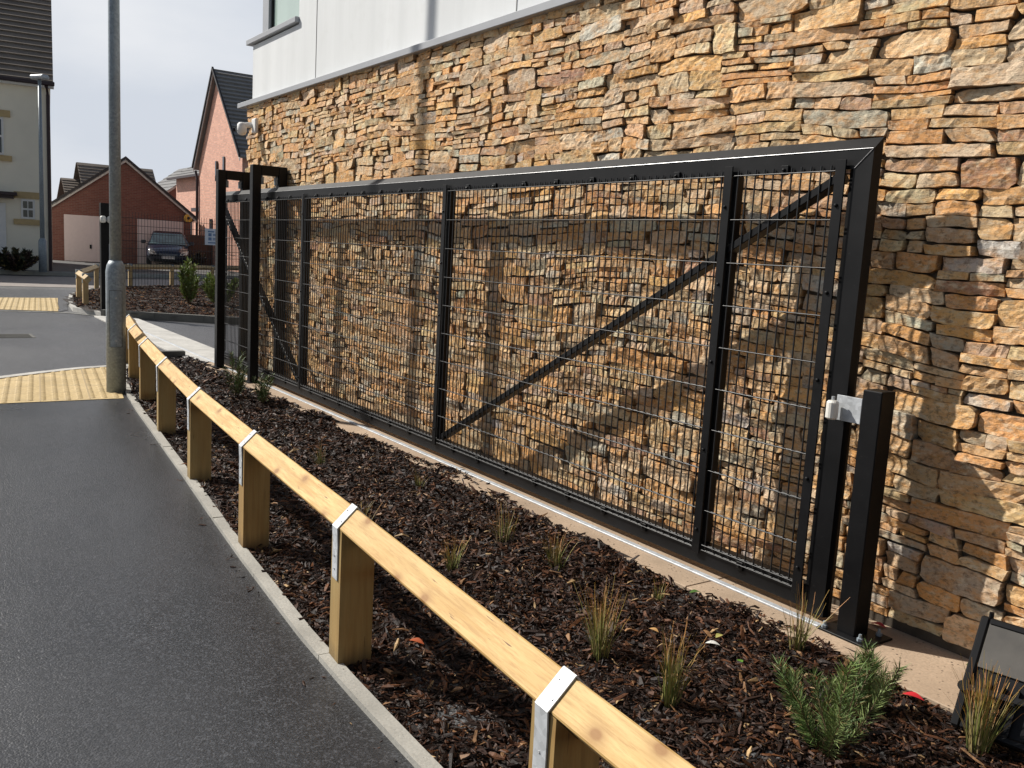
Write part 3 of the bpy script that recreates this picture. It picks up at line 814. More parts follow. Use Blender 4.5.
# catch post across the opening
cp = empty('gate_catch_post', (-17.65, 3.2, .012), 0, 'tall black square post with white roller heads at the far side of the gate opening', 'post')
MB().box(-17.72, -17.58, 3.14, 3.28, .012, 2.02, .004).build('post', M['black'], cp)
MB().tube([(-17.5,3.16,1.67),(-17.5,3.16,1.69),(-17.5,3.16,1.77),(-17.5,3.16,1.79)], [.03,.05,.05,.03], 12).tube([(-17.5,3.28,1.67),(-17.5,3.28,1.69),(-17.5,3.28,1.77),(-17.5,3.28,1.79)], [.03,.05,.05,.03], 12).build('roller', M['nylon'], cp, smooth=True)
MB().box(-17.575, -17.555, 3.13, 3.31, 1.70, 1.76).build('roller_bracket', M['galv_bright'], cp)
MB().box(-17.575, -17.53, 3.27, 3.30, .9, 1.3).build('catch_plate', M['white_paint'], cp)

# ------------------------------------------------------------------ timber knee rail
fence = empty('timber_knee_rail', (-5, 1.6, 0), 0, 'low timber rail on square posts with galvanised straps along the footpath edge', 'rail fence')
POSTS = [(-.08,1.135),(-1.455,1.222),(-2.84,1.335),(-4.20,1.435),(-5.56,1.548),(-7.05,1.712),(-8.42,1.88),(-9.75,2.06),(-10.92,2.24)]
ZR = .516; S = .093
for i, (x, y) in enumerate(POSTS):
    d = Vector((POSTS[min(i+1, 8)][0]-POSTS[max(i-1, 0)][0], POSTS[min(i+1, 8)][1]-POSTS[max(i-1, 0)][1], 0)).normalized()
    nrm = Vector((d.y, -d.x, 0));  nrm = nrm if nrm.y < 0 else -nrm      # towards the path
    c = Vector((x, y, 0)); hw = .063; zt = ZR-.012; zv = ZR-S*.707-.002
    # post with V notch (birdsmouth), profile in the (nrm,z) plane extruded along d
    prof = [(-hw, -.05), (hw, -.05), (hw, zt-.02), (.0, zv), (-hw, zt-.02)]
    prof = [(-hw, -.05), (hw, -.05), (hw, zv+hw), (0, zv), (-hw, zv+hw)]
    pts = [c+nrm*a+Vector((0, 0, z))-d*.049+Vector((0,0,0)) for a, z in prof]
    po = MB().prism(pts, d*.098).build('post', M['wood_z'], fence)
    # strap over the rail and down both post faces
    if i > 0:
        t = .0022; st = S/2+.0035
        up1 = (nrm+Vector((0,0,1))).normalized(); al = (Vector((0,0,1))-nrm).normalized()
        mb = MB(); cr0 = c+Vector((0,0,ZR))
        mb.obox(cr0+up1*st, d, al, up1, .026, S/2+.004, t)
        up2 = (Vector((0,0,1))-nrm).normalized(); al2 = (Vector((0,0,1))+nrm).normalized()
        mb.obox(cr0+up2*st, d, al2, up2, .026, S/2+.004, t)
        for sgn in (1, -1):
            zt2 = ZR; zb2 = ZR-.19
            p_a = cr0+nrm*sgn*(S*.707+.004); p_b = c+nrm*sgn*(hw+.004)+Vector((0,0,zb2+.13)); p_c = c+nrm*sgn*(hw+.003)+Vector((0,0,zb2))
            for q0, q1 in ((p_a, p_b), (p_b, p_c)):
                dd = (q1-q0).normalized(); sn_ = d.cross(dd).normalized()
                mb.obox((q0+q1)/2, d, dd, sn_, .0258, (q1-q0).length/2+.001, t)
        sp = mb.build('strap', M['galv_bright'], fence)
        nb = MB()
        for k in (-.012, .012):
            nb.tube([cr0+up1*(st+.002)+d*k+al*.022*(1 if k > 0 else -1), cr0+up1*(st+.0045)+d*k+al*.022*(1 if k > 0 else -1)], .0035, 6)
            q = c+nrm*(hw+.005)+Vector((0,0,ZR-.13+k*2)); nb.tube([q, q+nrm*.003], .0035, 6)
        nb.build('nail', M['bright_steel'], sp)
# rails (each length spans two bays), end grain oriented on its arris
span = [(0,2),(2,4),(4,6),(6,8)]
ext = {}
for a, b in span:
    for i in range(a, b):
        p = Vector((*POSTS[i], ZR)); q = Vector((*POSTS[i+1], ZR)); d = (q-p).normalized(); nrm = Vector((d.y, -d.x, 0))
        u1 = (nrm+Vector((0,0,1))).normalized(); u2 = (Vector((0,0,1))-nrm).normalized()
        L = (q-p).length
        # local object with X along the rail so the grain follows it
        me = MB(); me.obox((L/2, 0, 0), (1,0,0), (0,1,1), (0,-1,1), L/2+.002, S/2, S/2, .004)
        o = me.build('rail', M['wood_x'], fence, local=True)
        off = root_loc(fence)
        o.location = p-off; o.rotation_euler = (random.choice((0, PI/2*0)), 0, math.atan2(d.y, d.x))
# mid bay subdivision gives slight bow: leave straight
# far knee rail
ff = empty('timber_knee_rail', (-22.5, 4, .05), 0, 'weathered timber rail fence turning round the far mulch bed', 'rail fence')
FP = [(-19.2,3.14),(-20.95,3.30),(-25.0,4.35),(-26.2,5.41),(-27.2,6.75),(-28.0,8.15),(-28.8,9.5)]
for i, (x, y) in enumerate(FP):
    MB().box(x-.05, x+.05, y-.05, y+.05, .02, .60, .005).build('post', M['wood_far'], ff)
    MB().box(x-.03, x+.03, y-.058, y+.058, .5, .69, .004).build('strap', M['galv'], ff)
for a, b in zip([(-18.5,3.07)]+FP[1:], FP[1:]):
    p = Vector((*a, .61)); q = Vector((*b, .61)); d = (q-p).normalized(); nrm = Vector((d.y, -d.x, 0))
    MB().obox((p+q)/2, d, nrm+Vector((0,0,1)), Vector((0,0,1))-nrm, (q-p).length/2+.05, .05, .05, .004).build('rail', M['wood_far'], ff)
# far mesh fence + sign
mf = empty('mesh_fence', (-26, 6.5, .02), 0, 'black welded mesh fence in front of the garages', 'fence')
FA = [(-25.35,4.98),(-27.6,9.2),(-29.2,12.2)]
for x, y in FA: MB().box(x-.03, x+.03, y-.03, y+.03, .02, 2.17, .002).build('post', M['black'], mf)
for a, b in zip(FA, FA[1:]):
    p = Vector((*a, 0)); q = Vector((*b, 0)); m = MB(); L = (q-p).length; n = int(L/.1)
    for k in range(1, n+1):
        t = p.lerp(q, k/(n+1)); m.tube([(t.x, t.y, .1), (t.x, t.y, 2.08)], .0052, 4, False)
    for z in np.arange(.12, 2.1, .2): m.tube([(p.x, p.y, z), (q.x, q.y, z)], .006, 4, False)
    m.build('mesh_panel', M['wire'], mf, fix=False)
sg = empty('fence_sign', (-27.0, 7.62, 1.55), 0, 'pale blue and white notice board fixed to the mesh fence by the garages', 'sign')
d = Vector((-2.25, 4.22, 0)).normalized(); nr = Vector((d.y, -d.x, 0))
c = Vector((-26.87, 7.83, 1.545))+nr*.04
MB().obox(c, d, nr, (0,0,1), .34, .006, .235).build('board', M['sign_white'], sg)
m = MB()
for i, (u, v, a, b) in enumerate([(-.12,.15,.12,.02),(.14,.15,.08,.015),(-.16,.06,.06,.045),(.05,.08,.10,.012),(.05,.045,.09,.012),(-.16,-.06,.06,.045),(.06,-.04,.11,.012),(.05,-.08,.09,.012),(-.05,-.17,.18,.018)]):
    m.obox(c+d*u+nr*.009+Vector((0,0,v)), d, nr, (0,0,1), a, .002, b)
m.build('print', M['sign_blue'], sg)

# ------------------------------------------------------------------ lamp post
lp = empty('street_lamp', (-9.06, 1.742, 0), 0, 'tall galvanised street lamp column standing on the yellow tactile paving', 'street lamp')
MB().tube([(0,0,-.02),(0,0,1.14),(0,0,1.20),(0,0,1.245)], [.087,.087,.078,.056], 28).build('base_section', M['galv'], lp, local=True, smooth=True)
MB().tube([(0,0,1.24),(0,0,3.0),(0,0,8.0)], [.052,.050,.038], 24).build('pole', M['galv'], lp, local=True, smooth=True)
# access door: curved panel proud of the tube on the camera side
dm = MB(); a0 = math.atan2(-1.742, 9.06); 
for (r, za, zb, wa) in ((.0885, .44, .97, 1.3),):
    k = 8; n = len(dm.v)
    for i in range(k+1):
        t = a0-wa/2+wa*i/k
        for z in (za, zb): dm.v.append((math.cos(t)*r, math.sin(t)*r, z))
    for i in range(k): dm.f.append((n+2*i, n+2*i+2, n+2*i+3, n+2*i+1))
door = dm.build('access_door', M['galv'], lp, local=True, fix=False)
jm = MB(); r = .0888
pts = []
for z, t0, t1 in ((.97, -.65, .65), (.44, .65, -.65)):
    for i in range(9):
        t = a0+t0+(t1-t0)*i/8; pts.append((math.cos(t)*r, math.sin(t)*r, z))
pts.append(pts[0]); jm.tube(pts, .0016, 5, False)
jm.build('seam', M['black_plastic'], door, local=True)
bm_ = MB(); 
for z in (.9, .5):
    t = a0; q = Vector((math.cos(t)*.0885, math.sin(t)*.0885, z)); dn = Vector((math.cos(t), math.sin(t), 0)); bm_.tube([q, q+dn*.006], .011, 8)
bm_.build('bolt', M['bright_steel'], door, local=True)
MB().obox((0,.28,8.05),(0,1,0),(1,0,0),(0,0,1),.36,.11,.05,.02).build('lantern', M['galv'], lp, local=True)

# ------------------------------------------------------------------ plants
def blades(name, loc, n, h, spread, cols, label, cat, group=None, wid=.0022, lean=.25, flop=.06):
    e = []
    V = []; F = []; C = []; base = 0
    for i in range(n):
        a = random.uniform(0, 2*PI); r0 = random.uniform(0, spread*.25); L = h*random.uniform(.45, 1.05)
        x0, y0 = r0*math.cos(a), r0*math.sin(a); ln = random.gauss(0, lean); a2 = a+random.gauss(0, .7)
        cur = random.uniform(-.3, 1)*flop; c = np.array(random.choice(cols))*random.uniform(.75, 1.2); seg = 5
        pa = a2+PI/2+random.uniform(-.9, .9)
        for k in range(seg+1):
            t = k/seg; rr = abs(ln)*L*t+cur*t*t*t
            x = x0+math.cos(a2)*rr+random.gauss(0, .0014); y = y0+math.sin(a2)*rr+random.gauss(0, .0014); z = L*t*(1-.12*abs(ln)*t)
            w_ = wid*(1-.75*t)
            V += [(x-math.cos(pa)*w_, y-math.sin(pa)*w_, z), (x+math.cos(pa)*w_, y+math.sin(pa)*w_, z)]
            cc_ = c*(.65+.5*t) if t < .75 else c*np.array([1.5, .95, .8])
            C += [cc_, cc_]
        for k in range(seg): F.append((base+2*k, base+2*k+1, base+2*k+3, base+2*k+2))
        base += 2*(seg+1)
    z = float(bed_h(np.array([loc[0]]), np.array([loc[1]]))[0])
    V = np.array(V)+np.array([loc[0], loc[1], loc[2]+z-.005])
    o = np_mesh(name, V, np.array(F), M['leaf'], colors=np.array(C), smooth=False)
    o.data.transform(Matrix.Translation((-loc[0], -loc[1], -loc[2]-z+.005))); o.location = (loc[0], loc[1], loc[2]+z-.005)
    return tag(o, label, cat, group)
OL = [(.30,.28,.08),(.24,.26,.07),(.34,.27,.11),(.18,.21,.06),(.40,.31,.16)]
tufts = [((-2.43,2.18),110,.31,.14,'upright olive grass tuft, tallest one left of the stop post in the mulch'),
 ((-2.03,2.16),80,.30,.12,'yellow green grass tuft standing nearest the big pine seedling'),
 ((-2.10,2.93),55,.26,.12,'dry reddish grass tuft at the concrete edge by the stop post'),
 ((-3.43,2.12),60,.19,.12,'small green grass tuft in the middle of the mulch bed near the rail'),
 ((-3.70,2.60),55,.20,.20,'splayed brownish grass tuft in the mulch, left of a similar one'),
 ((-3.28,2.62),60,.22,.16,'thin grass tuft close to the gate track, right of a splayed one'),
 ((-1.30,2.80),150,.31,.11,'dense yellow green grass clump in front of the black floodlight'),
 ((-5.66,2.39),30,.20,.12,'sparse green sprig in the mulch beside the far upright'),
 ((-2.24,1.80),34,.14,.14,'tiny green tuft in the mulch just behind the rail'),
 ((-4.22,2.03),40,.17,.12,'faint green tuft between two timber rail posts'),
 ((-4.9,2.75),26,.14,.12,'short twiggy sprig halfway along the gate'),
 ((-2.75,2.80),26,.12,.10,'small leafy weed growing at the sandy concrete edge')]
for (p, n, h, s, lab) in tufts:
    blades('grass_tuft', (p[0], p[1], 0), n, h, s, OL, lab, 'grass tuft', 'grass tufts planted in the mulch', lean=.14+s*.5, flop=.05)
def needle_shrub(name, loc, shoots, h, spread, nn, nl, nw, label, cat, cols, dead=.12):
    V = []; F = []; C = []; stems = MB()
    z = float(bed_h(np.array([loc[0]]), np.array([loc[1]]))[0])
    for s in range(shoots):
        a = random.uniform(0, 2*PI); out = spread*math.sqrt(random.random())*random.uniform(.6, 1); hh = h*random.uniform(.55, 1.0)*(1-.35*(out/spread)**2)
        p0 = Vector((random.gauss(0, .012), random.gauss(0, .012), -.01)); p3 = Vector((math.cos(a)*out, math.sin(a)*out, hh))
        p1 = p0.lerp(p3, .35)+Vector((math.cos(a)*out*.15, math.sin(a)*out*.15, -.03)); 
        path = []
        for k in range(9):
            t = k/8; q = p0*(1-t)**2+p1*2*t*(1-t)+p3*t*t; path.append(q+Vector((random.gauss(0,.002), random.gauss(0,.002), 0)))
        stems.tube([q+Vector(loc)+Vector((0,0,z)) for q in path], [.0045*(1-.75*k/8)*h/.35 for k in range(9)], 5, False)
        bc = np.array(random.choice(cols))*random.uniform(.85, 1.15)
        for i in range(nn):
            t = .22+.78*random.random()**.8; k = min(7, int(t*8)); q = path[k].lerp(path[k+1], t*8-k); d = (path[k+1]-path[k]).normalized()
            rv = Vector((random.gauss(0,1), random.gauss(0,1), random.gauss(0,1))); rv = (rv-d*rv.dot(d)).normalized()
            nd = (rv*random.uniform(.5, .95)+d*random.uniform(.45, 1.0)).normalized(); L = nl*random.uniform(.6, 1.1)
            sd2 = nd.cross(Vector((random.gauss(0,1), random.gauss(0,1), random.gauss(0,1)))).normalized()*nw
            b = len(V); e = q+nd*L; mid = q+nd*L*.5+Vector((0,0,-.0008))
            V += [tuple(q-sd2*.7), tuple(q+sd2*.7), tuple(mid+sd2), tuple(mid-sd2)]; F.append((b, b+1, b+2, b+3))
            V += [tuple(mid-sd2), tuple(mid+sd2), tuple(e+sd2*.25), tuple(e-sd2*.25)]; F.append((b+4, b+5, b+6, b+7))
            cc_ = bc*random.uniform(.7, 1.3)
            if random.random() < dead: cc_ = np.array((.20,.15,.06))
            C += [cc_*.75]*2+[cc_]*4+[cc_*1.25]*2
    e = empty(name, (loc[0], loc[1], loc[2]+z), 0, label, cat)
    V = np.array(V)+np.array([loc[0], loc[1], loc[2]+z])
    np_mesh('foliage', V, np.array(F), M['leaf'], e, np.array(C))
    stems.build('stem', M['twig'], e, fix=False)
    return e
M['twig'] = m_plain('twig_bark', (.12,.075,.04), .8)
PG = [(.12,.19,.05),(.16,.23,.065),(.10,.16,.045),(.20,.26,.09)]
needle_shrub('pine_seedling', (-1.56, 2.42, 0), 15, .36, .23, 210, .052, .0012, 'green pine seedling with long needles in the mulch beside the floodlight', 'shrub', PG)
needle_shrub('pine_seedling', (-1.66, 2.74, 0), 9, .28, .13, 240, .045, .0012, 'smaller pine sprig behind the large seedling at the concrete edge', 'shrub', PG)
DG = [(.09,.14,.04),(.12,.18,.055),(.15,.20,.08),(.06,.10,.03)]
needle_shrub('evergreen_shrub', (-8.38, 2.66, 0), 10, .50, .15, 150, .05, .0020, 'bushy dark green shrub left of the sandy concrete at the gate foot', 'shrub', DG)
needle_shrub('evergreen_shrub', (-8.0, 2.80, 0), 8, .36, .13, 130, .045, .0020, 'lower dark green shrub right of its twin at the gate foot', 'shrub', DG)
YG = [(.18,.24,.05),(.24,.29,.09),(.12,.16,.05)]
needle_shrub('leafy_shrub', (-19.6, 5.22, .08), 16, .95, .28, 90, .12, .012, 'tall light green shrub in the far mulch bed', 'shrub', YG)
needle_shrub('leafy_shrub', (-19.2, 5.78, .08), 26, .75, .50, 95, .12, .012, 'broad light green shrub at the right end of the far mulch bed', 'shrub', YG)
needle_shrub('dark_shrub', (-32.7, 3.30, .12), 46, .75, .85, 170, .13, .016, 'low dark bush against the cream house wall', 'shrub', [(.03,.04,.02),(.05,.055,.03),(.06,.04,.035)])
needle_shrub('dark_shrub', (-34.6, 4.05, .12), 14, .4, .4, 120, .1, .014, 'small dark plant at the cream house corner by the lamp', 'shrub', [(.03,.04,.02),(.05,.055,.03)])
needle_shrub('dark_shrub', (-41.5, 11.4, .12), 20, .9, .5, 120, .12, .016, 'dark shrub between the garage and the orange brick house', 'shrub', [(.03,.03,.02),(.05,.03,.03)])

# fallen leaves (few, countable)
def leaf(x, y, ang, L, col, label, mat=None):
    z = float(bed_h(np.array([x]), np.array([y]))[0])+.022
    V = []; F = []
    prof = [0, .55, .9, 1, .8, .45, 0]
    for i, p in enumerate(prof):
        t = i/6*L; w_ = p*L*.26; zz = .10*L*math.sin(PI*i/6)
        for s, dz in ((-1, .25), (0, 0), (1, .25)): V.append((t-L/2, s*w_, zz+dz*w_))
    for i in range(6):
        for j in (0, 1): a = 3*i+j; F.append((a, a+3, a+4, a+1))
    V = np.array(V); c, s = math.cos(ang), math.sin(ang)
    X = V[:, 0]*c-V[:, 1]*s; Y = V[:, 0]*s+V[:, 1]*c
    o = np_mesh('fallen_leaf', np.stack([X, Y, V[:, 2]], 1), np.array(F), M['leaf'], colors=np.repeat(np.array([col]), len(V), 0), smooth=True)
    o.location = (x, y, z); return tag(o, label, 'leaf')
leaf(-1.60, 2.93, .3, .075, (.50,.02,.03), 'bright red fallen leaf at the corner of the floodlight')
leaf(-2.27, 2.63, .7, .06, (.62,.62,.58), 'pale grey leaf lying on the mulch near the stop post')
leaf(-2.30, 2.70, 1.7, .05, (.35,.33,.10), 'yellow green leaf touching the pale grey leaf')
leaf(-2.82, 1.60, .5, .07, (.33,.07,.02), 'orange brown leaf on the mulch by the second timber post')
leaf(-2.12, 2.62, 2.2, .045, (.10,.22,.03), 'small fresh green leaf on the mulch below the pale leaf')
leaf(-2.72, 3.0, 1.2, .06, (.07,.14,.03), 'dark green leaf at the sandy concrete edge')
leaf(-3.05, 1.86, 1.4, .06, (.42,.38,.24), 'beige curled leaf behind the timber rail')
leaf(-2.47, 2.50, .2, .05, (.45,.26,.10), 'tan leaf beside the tallest grass tuft')
leaf(-2.33, 1.83, 2.6, .06, (.40,.30,.14), 'tan and green leaf close to the timber rail')
leaf(-2.07, 3.44, .2, .07, (.45,.03,.05), 'red leaf in the shadow at the wall foot behind the stop post')
leaf(-1.62, 3.40, .9, .09, (.10,.12,.03), 'olive leaf in the shadow at the foot of the stone wall')
leaf(-1.50, 3.36, 2.4, .08, (.14,.09,.04), 'brown leaf in the shadow at the foot of the stone wall')
leaf(-3.72, 1.78, 1.4, .11, (.25,.11,.05), 'long red brown bark strip near the third timber post')

# ------------------------------------------------------------------ ground floodlight
fl = empty('floodlight', (-1.30, 2.98, .0), 0, 'black rectangular floodlight tilted up at the stone wall, cut by the right edge', 'floodlight')
# housing frame axes: w along wall, t tilted up
wv = Vector((.93, .22, -.02)).normalized()
hv = Vector((-.06, .50, .80)); hv = (hv-wv*hv.dot(wv)).normalized(); nvv = wv.cross(hv).normalized()     # points to the camera side
c0 = Vector((-1.40, 2.83, .055))
W2, H2, D2 = .21, .185, .035
cc0 = c0+wv*W2+hv*H2
MB().obox(cc0, wv, hv, nvv, W2, H2, D2*.5, .008).build('housing', M['black_plastic'], fl)
m = MB()
for sgn in (-1, 1):
    m.obox(cc0+wv*sgn*(W2-.008), wv, hv, nvv, .014, H2+.006, D2*.8, .006); m.obox(cc0+hv*sgn*(H2-.008), wv, hv, nvv, W2-.022, .013, D2*.8, .006)
m.build('rim', M['black_plastic'], fl)
MB().obox(cc0-nvv*(D2*.5+.003), wv, hv, nvv, W2-.03, H2-.03, .002).build('lens', M['lens'], fl)
MB().obox(cc0+hv*(H2*.52)+nvv*(D2*.5+.004), wv, hv, nvv, W2-.024, H2*.42, .003, .001).build('driver_cover', M['lens'], fl)
m = MB()
for k in range(7): m.obox(cc0+wv*(-W2*.7+k*W2*.23)+nvv*(D2*.5+.011)-hv*.09, wv, hv, nvv, .003, H2*.40, .010)
m.build('heatsink', M['black_plastic'], fl)
pv = c0+hv*.125+nvv*.034+wv*.004
m = MB(); m.tube([pv-nvv*.02, pv+nvv*.014], .017, 14); m.bar(pv+nvv*.01, pv+wv*.42+nvv*.03+hv*.02, .006, .022, up=hv, b=.002)
m.build('bracket', M['bracket'] if 'bracket' in M else M['black_plastic'], fl)
MB().tube([c0+hv*(2*H2)+wv*.02, c0+hv*(2*H2)+wv*.02+Vector((0,0,.03))], .008, 8).build('cable_gland', M['black_plastic'], fl)

# ------------------------------------------------------------------ cream house (left)
def local_house(name, loc, rz, label): return empty(name, loc, rz, label, 'house')
def tiles(mb, p0, along, up, L, Hs, rows, t=.035):
    """courses of roof tiles: stepped strips from eave p0 up the slope"""
    along = Vector(along).normalized(); up = Vector(up).normalized(); nrm = along.cross(up).normalized()
    if nrm.z < 0: nrm = -nrm
    rh = Hs/rows
    for r in range(rows):
        a = Vector(p0)+up*rh*r
        # one wedge strip: thick at its lower edge
        q = [a+nrm*t, a+up*rh*1.04+nrm*.004, a+up*rh*1.04, a]
        mb.prism(q, along*L)
    return mb
# frame: x runs along the front wall toward its right end (away), origin at right front corner
cr_pos = Vector((-33.75, 4.52, .12)); dirw = Vector((-.13, -.99, 0)).normalized()   # from right corner toward the left
ch = local_house('cream_house', cr_pos, math.atan2(dirw.y, dirw.x), 'cream rendered house with brown tiled roof at the left edge')
# local: +x to the left along the front wall, front faces local +y? camera side determined below
s_ = 1 if Vector((-dirw.y, dirw.x, 0)).dot(Vector((34.9, -4.63, 0))) > 0 else -1
Hh = 6.08
MB().box(0, 9, -s_*9.0, 0, 0, Hh).build('wall', M['cream'], ch, local=True)
rf = MB(); sl = Vector((0, -s_*4.8, 5.0)); 
tiles(rf, (-.10, s_*.28, Hh+.02), (1,0,0), sl, 9.3, 6.93, 24, .06)
rf.build('roof', M['tile'], ch, local=True)
MB().prism([(-.02, 0, Hh), (-.02, -s_*9, Hh), (-.02, -s_*4.5, Hh+4.6)], (.04,0,0)).build('gable_wall', M['cream'], ch, local=True)
m = MB(); m.box(-.14, 9.2, s_*.26, s_*.38, Hh-.10, Hh+.03, .02); m.build('gutter', M['gutter'], ch, local=True)
MB().box(-.12, 9.2, s_*.002, s_*.255, Hh-.16, Hh-.08).build('soffit', M['white_paint'], ch, local=True)
MB().tube([(.10, s_*.32, Hh-.1), (.06, s_*.1, Hh-.4), (.06, s_*.06, 0)], .055, 8).build('downpipe', M['gutter'], ch, local=True)
def cwin(x, z0, z1, w_, lintel=True):
    f = MB(); f.box(x-w_/2, x+w_/2, s_*.001, s_*.05, z0, z1); f = f.build('window', M['white_paint'], ch, local=True)
    g = MB(); hz = (z0+z1)/2
    for (za, zb) in ((z0+.06, hz-.03), (hz+.03, z1-.06)):
        for (xa, xb) in ((x-w_/2+.06, x-.015), (x+.015, x+w_/2-.06)): g.box(xa, xb, s_*.05, s_*.056, za, zb)
    g.build('pane', M['dark_glass'], f, local=True)
    l = MB().box(x-w_/2-.2, x+w_/2+.2, s_*.001, s_*.06, z1+.03, z1+.24).build('lintel', M['cream_stone'], f, local=True)
    MB().box(x-w_/2-.22, x+w_/2+.22, s_*.001, s_*.10, z0-.19, z0-.02).build('sill', M['cream_stone'], f, local=True)
k0 = 1.28
cwin(.70, 1.68, 2.31, .40); cwin(1.80, 3.68, 4.85, .9)
MB().box(1.34, 2.2, s_*.001, s_*.05, .02, 2.15, .01).build('door', M['white_paint'], ch, local=True)
MB().box(1.0, 2.6, s_*.001, s_*.6, 2.40, 2.50).box(1.1, 2.5, s_*.001, s_*.5, 2.30, 2.395).build('door_canopy', M['gutter'], ch, local=True)
# slim lamp post in front of it
l2 = empty('street_lamp', (-32.6, 4.08, .12), 0, 'slim grey street lamp standing before the cream house corner', 'street lamp')
MB().tube([(0,0,0),(0,0,1.0),(0,0,1.1)], [.12,.12,.06], 12).build('base_section', M['galv'], l2, local=True, smooth=True)
MB().tube([(0,0,1.05),(0,0,6.0)], [.07,.05], 12).build('pole', M['galv'], l2, local=True, smooth=True)
MB().obox((0,0,6.08),(1,.6,0),(-.6,1,0),(0,0,1),.30,.14,.07,.04).build('lantern', M['galv_bright'], l2, local=True)

# ------------------------------------------------------------------ garage block
ga = empty('brick_garage', (-46, 6.18, .12), math.radians(-10), 'red brick double garage with two pale doors and a wide gable', 'garage')
# local: y along the gable front (0..W), x negative = back; front at x=0
gw = 5.95; ge = 2.36; gp = 4.72
m = MB(); ap = 3.08; g0 = -.12
m.prism([(0,g0,0),(0,gw,0),(0,gw,ge),(0,ap,gp-.06),(0,g0,ge)], (-6.5,0,0)); m.build('wall', M['brick'], ga, local=True)
rf = MB()
for (ya, sg_) in ((g0-.3, 1), (gw+.3, -1)):
    run = (ap-ya) if sg_ > 0 else (ya-ap); za = ge-.2
    up = Vector((0, sg_*run, gp+.05-za)); tiles(rf, (.16 if sg_ > 0 else -6.8, ya, za), (1 if sg_ < 0 else -1, 0, 0), up, 6.96, up.length, 12)
rf.build('roof', M['tile_grey'], ga, local=True)
m = MB()
for (ya, sg_) in ((g0-.28, 1), (gw+.28, -1)):
    a = Vector((.10, ya, ge-.28)); b = Vector((.10, ap, gp-.06)); m.prism([a, b, b+Vector((0,0,.135)), a+Vector((0,0,.135))], (.03,0,0))
m.build('bargeboard', M['bargeboard'], ga, local=True)
m = MB()
for (ya, sg_) in ((g0-.28, 1), (gw+.28, -1)):
    a = Vector((.06, ya, ge-.14)); b = Vector((.06, ap, gp+.08)); m.prism([a, b, b+Vector((0,0,.13)), a+Vector((0,0,.13))], (.12,0,0))
m.build('verge', M['dark_verge'], ga, local=True)
def gdoor(y0, y1, h):
    d_ = MB().box(.003, .03, y0, y1, 0.0, h, .004); 
    for k in range(1, 8): d_.box(.03, .036, y0+.02+(y1-y0-.04)*k/8-.012, y0+.02+(y1-y0-.04)*k/8+.012, .03, h-.03)
    d_ = d_.build('garage_door', M['door_pale'], ga, local=True)
    MB().box(.037, .06, (y0+y1)/2+.3, (y0+y1)/2+.38, .6, .78).build('handle', M['black_plastic'], d_, local=True)
gdoor(.47, 1.98, 2.10); gdoor(3.57, 5.62, 2.10)
al = empty('alarm_box', (0,0,0), 0, 'round yellow alarm box on the right side of the garage gable', 'alarm')
al.location = ga.matrix_world @ Vector((0,0,0)); 
bpy.context.view_layer.update()
q = ga.matrix_world @ Vector((.06, 5.82, 2.28)); al.location = q
m = MB(); 
for r0, r1, x0_, x1_ in ((.20, .16, 0, .08),): m.tube([(0,0,0),(.06,0,0),(.08,0,0)], [.2,.2,.15], 14)
m.build('body', M['yellow'], al, local=True); MB().tube([(.081,0,0),(.10,0,0)], .07, 10).build('siren', M['black_plastic'], al, local=True)

# ------------------------------------------------------------------ orange brick house
bh = empty('brick_house', (-42.1, 12.5, 0), 0, 'tall orange brick house with steep gable and grey tiled roof beside the stone building', 'house')
xl, xr, pk = -45.25, -38.75, -42.35
m = MB(); m.prism([(xl,12.5,0),(xr,12.5,0),(xr,12.5,5.2),(pk,12.5,8.85),(xl,12.5,5.0)], (0,9,0)); m.build('wall', M['brick_pale'], bh)
rf = MB()
up = Vector((pk-xr-.35, 0, 9.0-4.95)); tiles(rf, (xr+.35, 12.3, 4.92), (0,1,0), up, 9.5, up.length+.05, 21, .10)
up = Vector((pk-xl+.3, 0, 9.0-4.75)); tiles(rf, (xl-.3, 12.3, 4.75), (0,1,0), up, 9.5, up.length+.05, 21, .10)
rf.build('roof', M['tile_light'], bh)
m = MB()
for xa, za in ((xr+.3, 4.80), (xl-.25, 4.66)):
    a = Vector((xa, 12.28, za)); b = Vector((pk, 12.28, 8.85)); m.prism([a, b, b+Vector((0,0,.16)), a+Vector((0,0,.16))], (0,.03,0))
m.build('bargeboard', M['bargeboard'], bh)
m = MB()
for xa, za in ((xr+.34, 4.95), (xl-.29, 4.82)):
    a = Vector((xa, 12.22, za)); b = Vector((pk, 12.22, 9.0)); m.prism([a, b, b+Vector((0,0,.14)), a+Vector((0,0,.14))], (0,.08,0))
m.build('verge', M['dark_verge'], bh)
MB().box(pk+.02, pk+.16, 12.40, 12.499, 4.1, 5.0).build('window', M['dark_glass'], bh)
MB().box(pk+1.0, pk+1.2, 12.44, 12.499, 4.3, 5.15).build('window', M['dark_glass'], bh)
MB().box(pk-.9, pk-.6, 12.44, 12.499, 1.2, 2.4).build('window', M['dark_glass'], bh)
MB().tube([(xl-.25,12.4,4.7),(xl-.05,12.42,4.3),(xl-.05,12.42,0)], .06, 8).build('downpipe', M['gutter'], bh)
b2 = empty('brick_house', (-54, 14.5, 0), 0, 'further orange brick house with lower roof glimpsed between garage and gable', 'house')
MB().prism([(-57.4,14.5,0),(-49.5,14.5,0),(-49.5,14.5,5.0),(-57.4,14.5,5.0)], (0,7,0)).build('wall', M['brick_pale'], b2)
rf = MB(); tiles(rf, (-57.8, 14.15, 4.95), (1,0,0), (0,3.5,2.2), 8.4, 4.4, 10); rf.build('roof', M['tile_grey'], b2)
